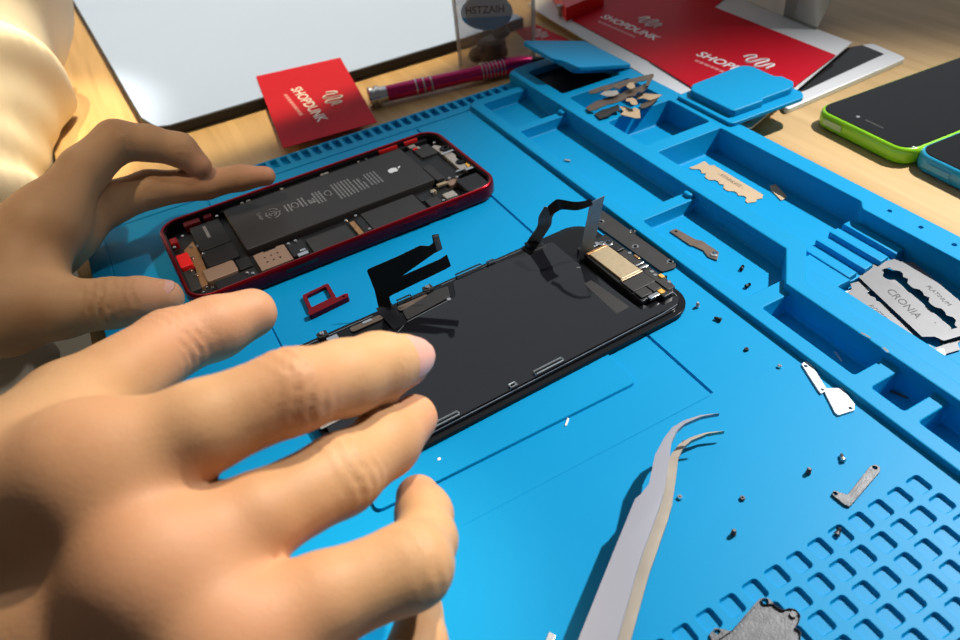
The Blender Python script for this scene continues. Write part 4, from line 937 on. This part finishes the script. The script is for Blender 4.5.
def nail(tip, prev, r, dor, length, width, back, label=None):
    tip = np.array(tip); ax = tip-np.array(prev); ax /= np.linalg.norm(ax); dor = np.array(dor, float); dor -= ax*(dor@ax); dor /= np.linalg.norm(dor); sd_ = np.cross(ax, dor)
    nu, nv = 12, 12; vs = []
    for lay in (0, 1):
        for j in range(nv+1):
            v = j/nv
            for i in range(nu+1):
                u = -1+2*i/nu
                wv = math.sqrt(max(0, 1-max(0, (v-.6)/.42)**2))*(.86+.14*min(1, v*4))*math.sqrt(max(.1, 1-max(0, (.22-v)/.26)**2))
                th = u*wv*width/2/r
                s = back+length*(v-.5)
                rr = r+(.35-.02*0)-(.0 if lay else .7)-.55*max(0, v-.45)*2*r*.28-.1*(abs(u)**3)
                p = tip+ax*s+dor*rr*math.cos(th)+sd_*rr*math.sin(th); vs.append(p)
    K_ = (nu+1)*(nv+1)
    fs = [(j*(nu+1)+i, j*(nu+1)+i+1, (j+1)*(nu+1)+i+1, (j+1)*(nu+1)+i) for j in range(nv) for i in range(nu)]
    ring = [i for i in range(nu+1)]+[(j+1)*(nu+1)-1 for j in range(1, nv+1)]+[nv*(nu+1)+i for i in range(nu-1, -1, -1)]+[j*(nu+1) for j in range(nv-1, 0, -1)]
    f2 = [tuple(K_+q for q in f) for f in fs]; f3 = [(ring[i], ring[(i+1) % len(ring)], K_+ring[(i+1) % len(ring)], K_+ring[i]) for i in range(len(ring))]
    mb = MB(); mb.add([Vector(v-base) for v in vs], fs+f2+f3); return mb.build('fingernail', 'nail', person, ang=60)
up_ = np.array([0, 0, 1.])
nail(rI[5][0], rI[4][0], rI[5][1], tocam(rI[5][0])/150*.7+RR*.55+UU*.25, 12.5, 12, -.5)
nail(lT[4][0], lT[3][0], lT[4][1], tocam(lT[4][0])/280*.6+UU*.8, 12, 12.5, -1.5)
# --- shirt
def shirt():
    h = 4.5
    F = Field((-520, -330, -250), (30, 560, 320), h)
    q = F.new()
    F.cone(q, (-345, 60, -190), (-335, 60, 150), 118, 132, 30); F.cone(q, (-335, -80, 190), (-335, 210, 190), 82, 82, 40)
    F.cone(q, (-335, 215, 190), elbL+np.array([-10, 20, 10.]), 72, 62, 30); F.cone(q, (-335, -95, 190), elbR+np.array([-25, -5, 5.]), 70, 58, 30)
    for a, b, ra, rb in (((-150, 420, 120), (-132, 300, 60), 130, 116), ((-130, 300, 60), (-136, 205, 14), 112, 86), ((-150, 210, 10), (-165, 40, -80), 78, 72), ((-165, 60, -80), (-170, -90, -90), 76, 72), ((-240, 300, 60), (-300, 150, 60), 110, 120)):
        F.cone(q, a, b, ra, rb, 40)
    X, Y, Z = np.meshgrid(*F.ax, indexing='ij')
    t1 = .8*Y+.6*Z-.45*X; t2 = .9*X+.5*Z+.2*Y
    fold = 5*np.sin(.075*t1+1.3*np.sin(.016*t2))+3.4*np.sin(.14*t1+1.0+2.2*np.sin(.017*t2+1))+1.8*np.sin(.23*t1+2.5*np.sin(.02*t2))+4*np.sin(.05*t2+.8*np.sin(.02*t1))
    q = q+fold.astype(np.float32)*(q > -30)
    tbl = np.maximum(np.maximum(-46-X, Z-(ZT+1)), -(Z-(ZT-30)))  # stay off the table top
    q = np.maximum(q, -tbl.astype(np.float32))
    # keep the sleeves clear of the wrists
    V, Fc = surface_nets(q, F.lo, h)
    return lap(V, Fc, 3), Fc
VS, FS = shirt()
mesh_np('shirt', VS, FS, 'cloth', person, base)

# ------------------------------------------------------------------ light, world, camera
def spot(name, loc, tgt, energy, col, size, blend, rad_):
    l = bpy.data.lights.new(name, 'SPOT'); l.energy = energy; l.color = col; l.spot_size = size; l.spot_blend = blend; l.shadow_soft_size = rad_
    o = bpy.data.objects.new(name, l); COL.objects.link(o); o.location = Vector(loc)*MM
    o.rotation_euler = (Vector(tgt)-Vector(loc)).to_track_quat('-Z', 'Y').to_euler(); return o
spot('key_downlight', (940, -90, 920), (240, -155, 0), 100, (1.0, .985, .96), rad(30.5), 1., .018)
spot('hand_fill_spot', (560, 170, 800), (20, -140, 70), 44, (1.0, .88, .69), rad(10.2), .75, .015)  # added narrow spot that brightens the right fingers and knuckles
spot('warm_downlight', (380, 800, 1400), (85, 690, 0), 120, (1.0, .80, .46), rad(40), .08, .012)
spot('shirt_fill_spot', (330, 180, 900), (-95, 255, 50), 70, (1.0, .84, .56), rad(17), .4, .015)  # added warm spot to brighten the shirt front
spot('left_hand_fill_spot', (-140, -60, 900), (-15, 65, 45), 13, (1.0, .82, .62), rad(14), .8, .02)  # weak warm spot added to lift the left hand
w = bpy.data.worlds.new('room'); C.world = w; w.use_nodes = True
nt = w.node_tree; bg = nt.nodes['Background']
tc = nt.nodes.new('ShaderNodeTexCoord'); dp = nt.nodes.new('ShaderNodeVectorMath'); dp.operation = 'DOT_PRODUCT'; dp.inputs[1].default_value = (.30, .72, .62)
nt.links.new(tc.outputs['Generated'], dp.inputs[0])
cr = nt.nodes.new('ShaderNodeValToRGB'); e = cr.color_ramp.elements
e[0].position = .45; e[0].color = (.068, .066, .066, 1); e[1].position = .95; e[1].color = (.40, .43, .46, 1)
nt.links.new(dp.outputs['Value'], cr.inputs[0]); nt.links.new(cr.outputs[0], bg.inputs[0]); bg.inputs[1].default_value = 1.
cd = bpy.data.cameras.new('camera'); co = bpy.data.objects.new('camera', cd); COL.objects.link(co)
cd.sensor_width = 36; cd.lens = FOC*36/960; cd.clip_start = .005; cd.clip_end = 20
Rm = Matrix(((RR[0], UU[0], -FF[0]), (RR[1], UU[1], -FF[1]), (RR[2], UU[2], -FF[2])))
co.matrix_world = Matrix.Translation(Vector(CAM)*MM) @ Rm.to_4x4()
cd.dof.use_dof = True; cd.dof.focus_distance = .275; cd.dof.aperture_fstop = (cd.lens)/1.7
C.camera = co
C.view_settings.view_transform = 'Standard'; C.view_settings.look = 'None'; C.view_settings.gamma = 1; C.view_settings.exposure = 0
C.view_settings.use_curve_mapping = False
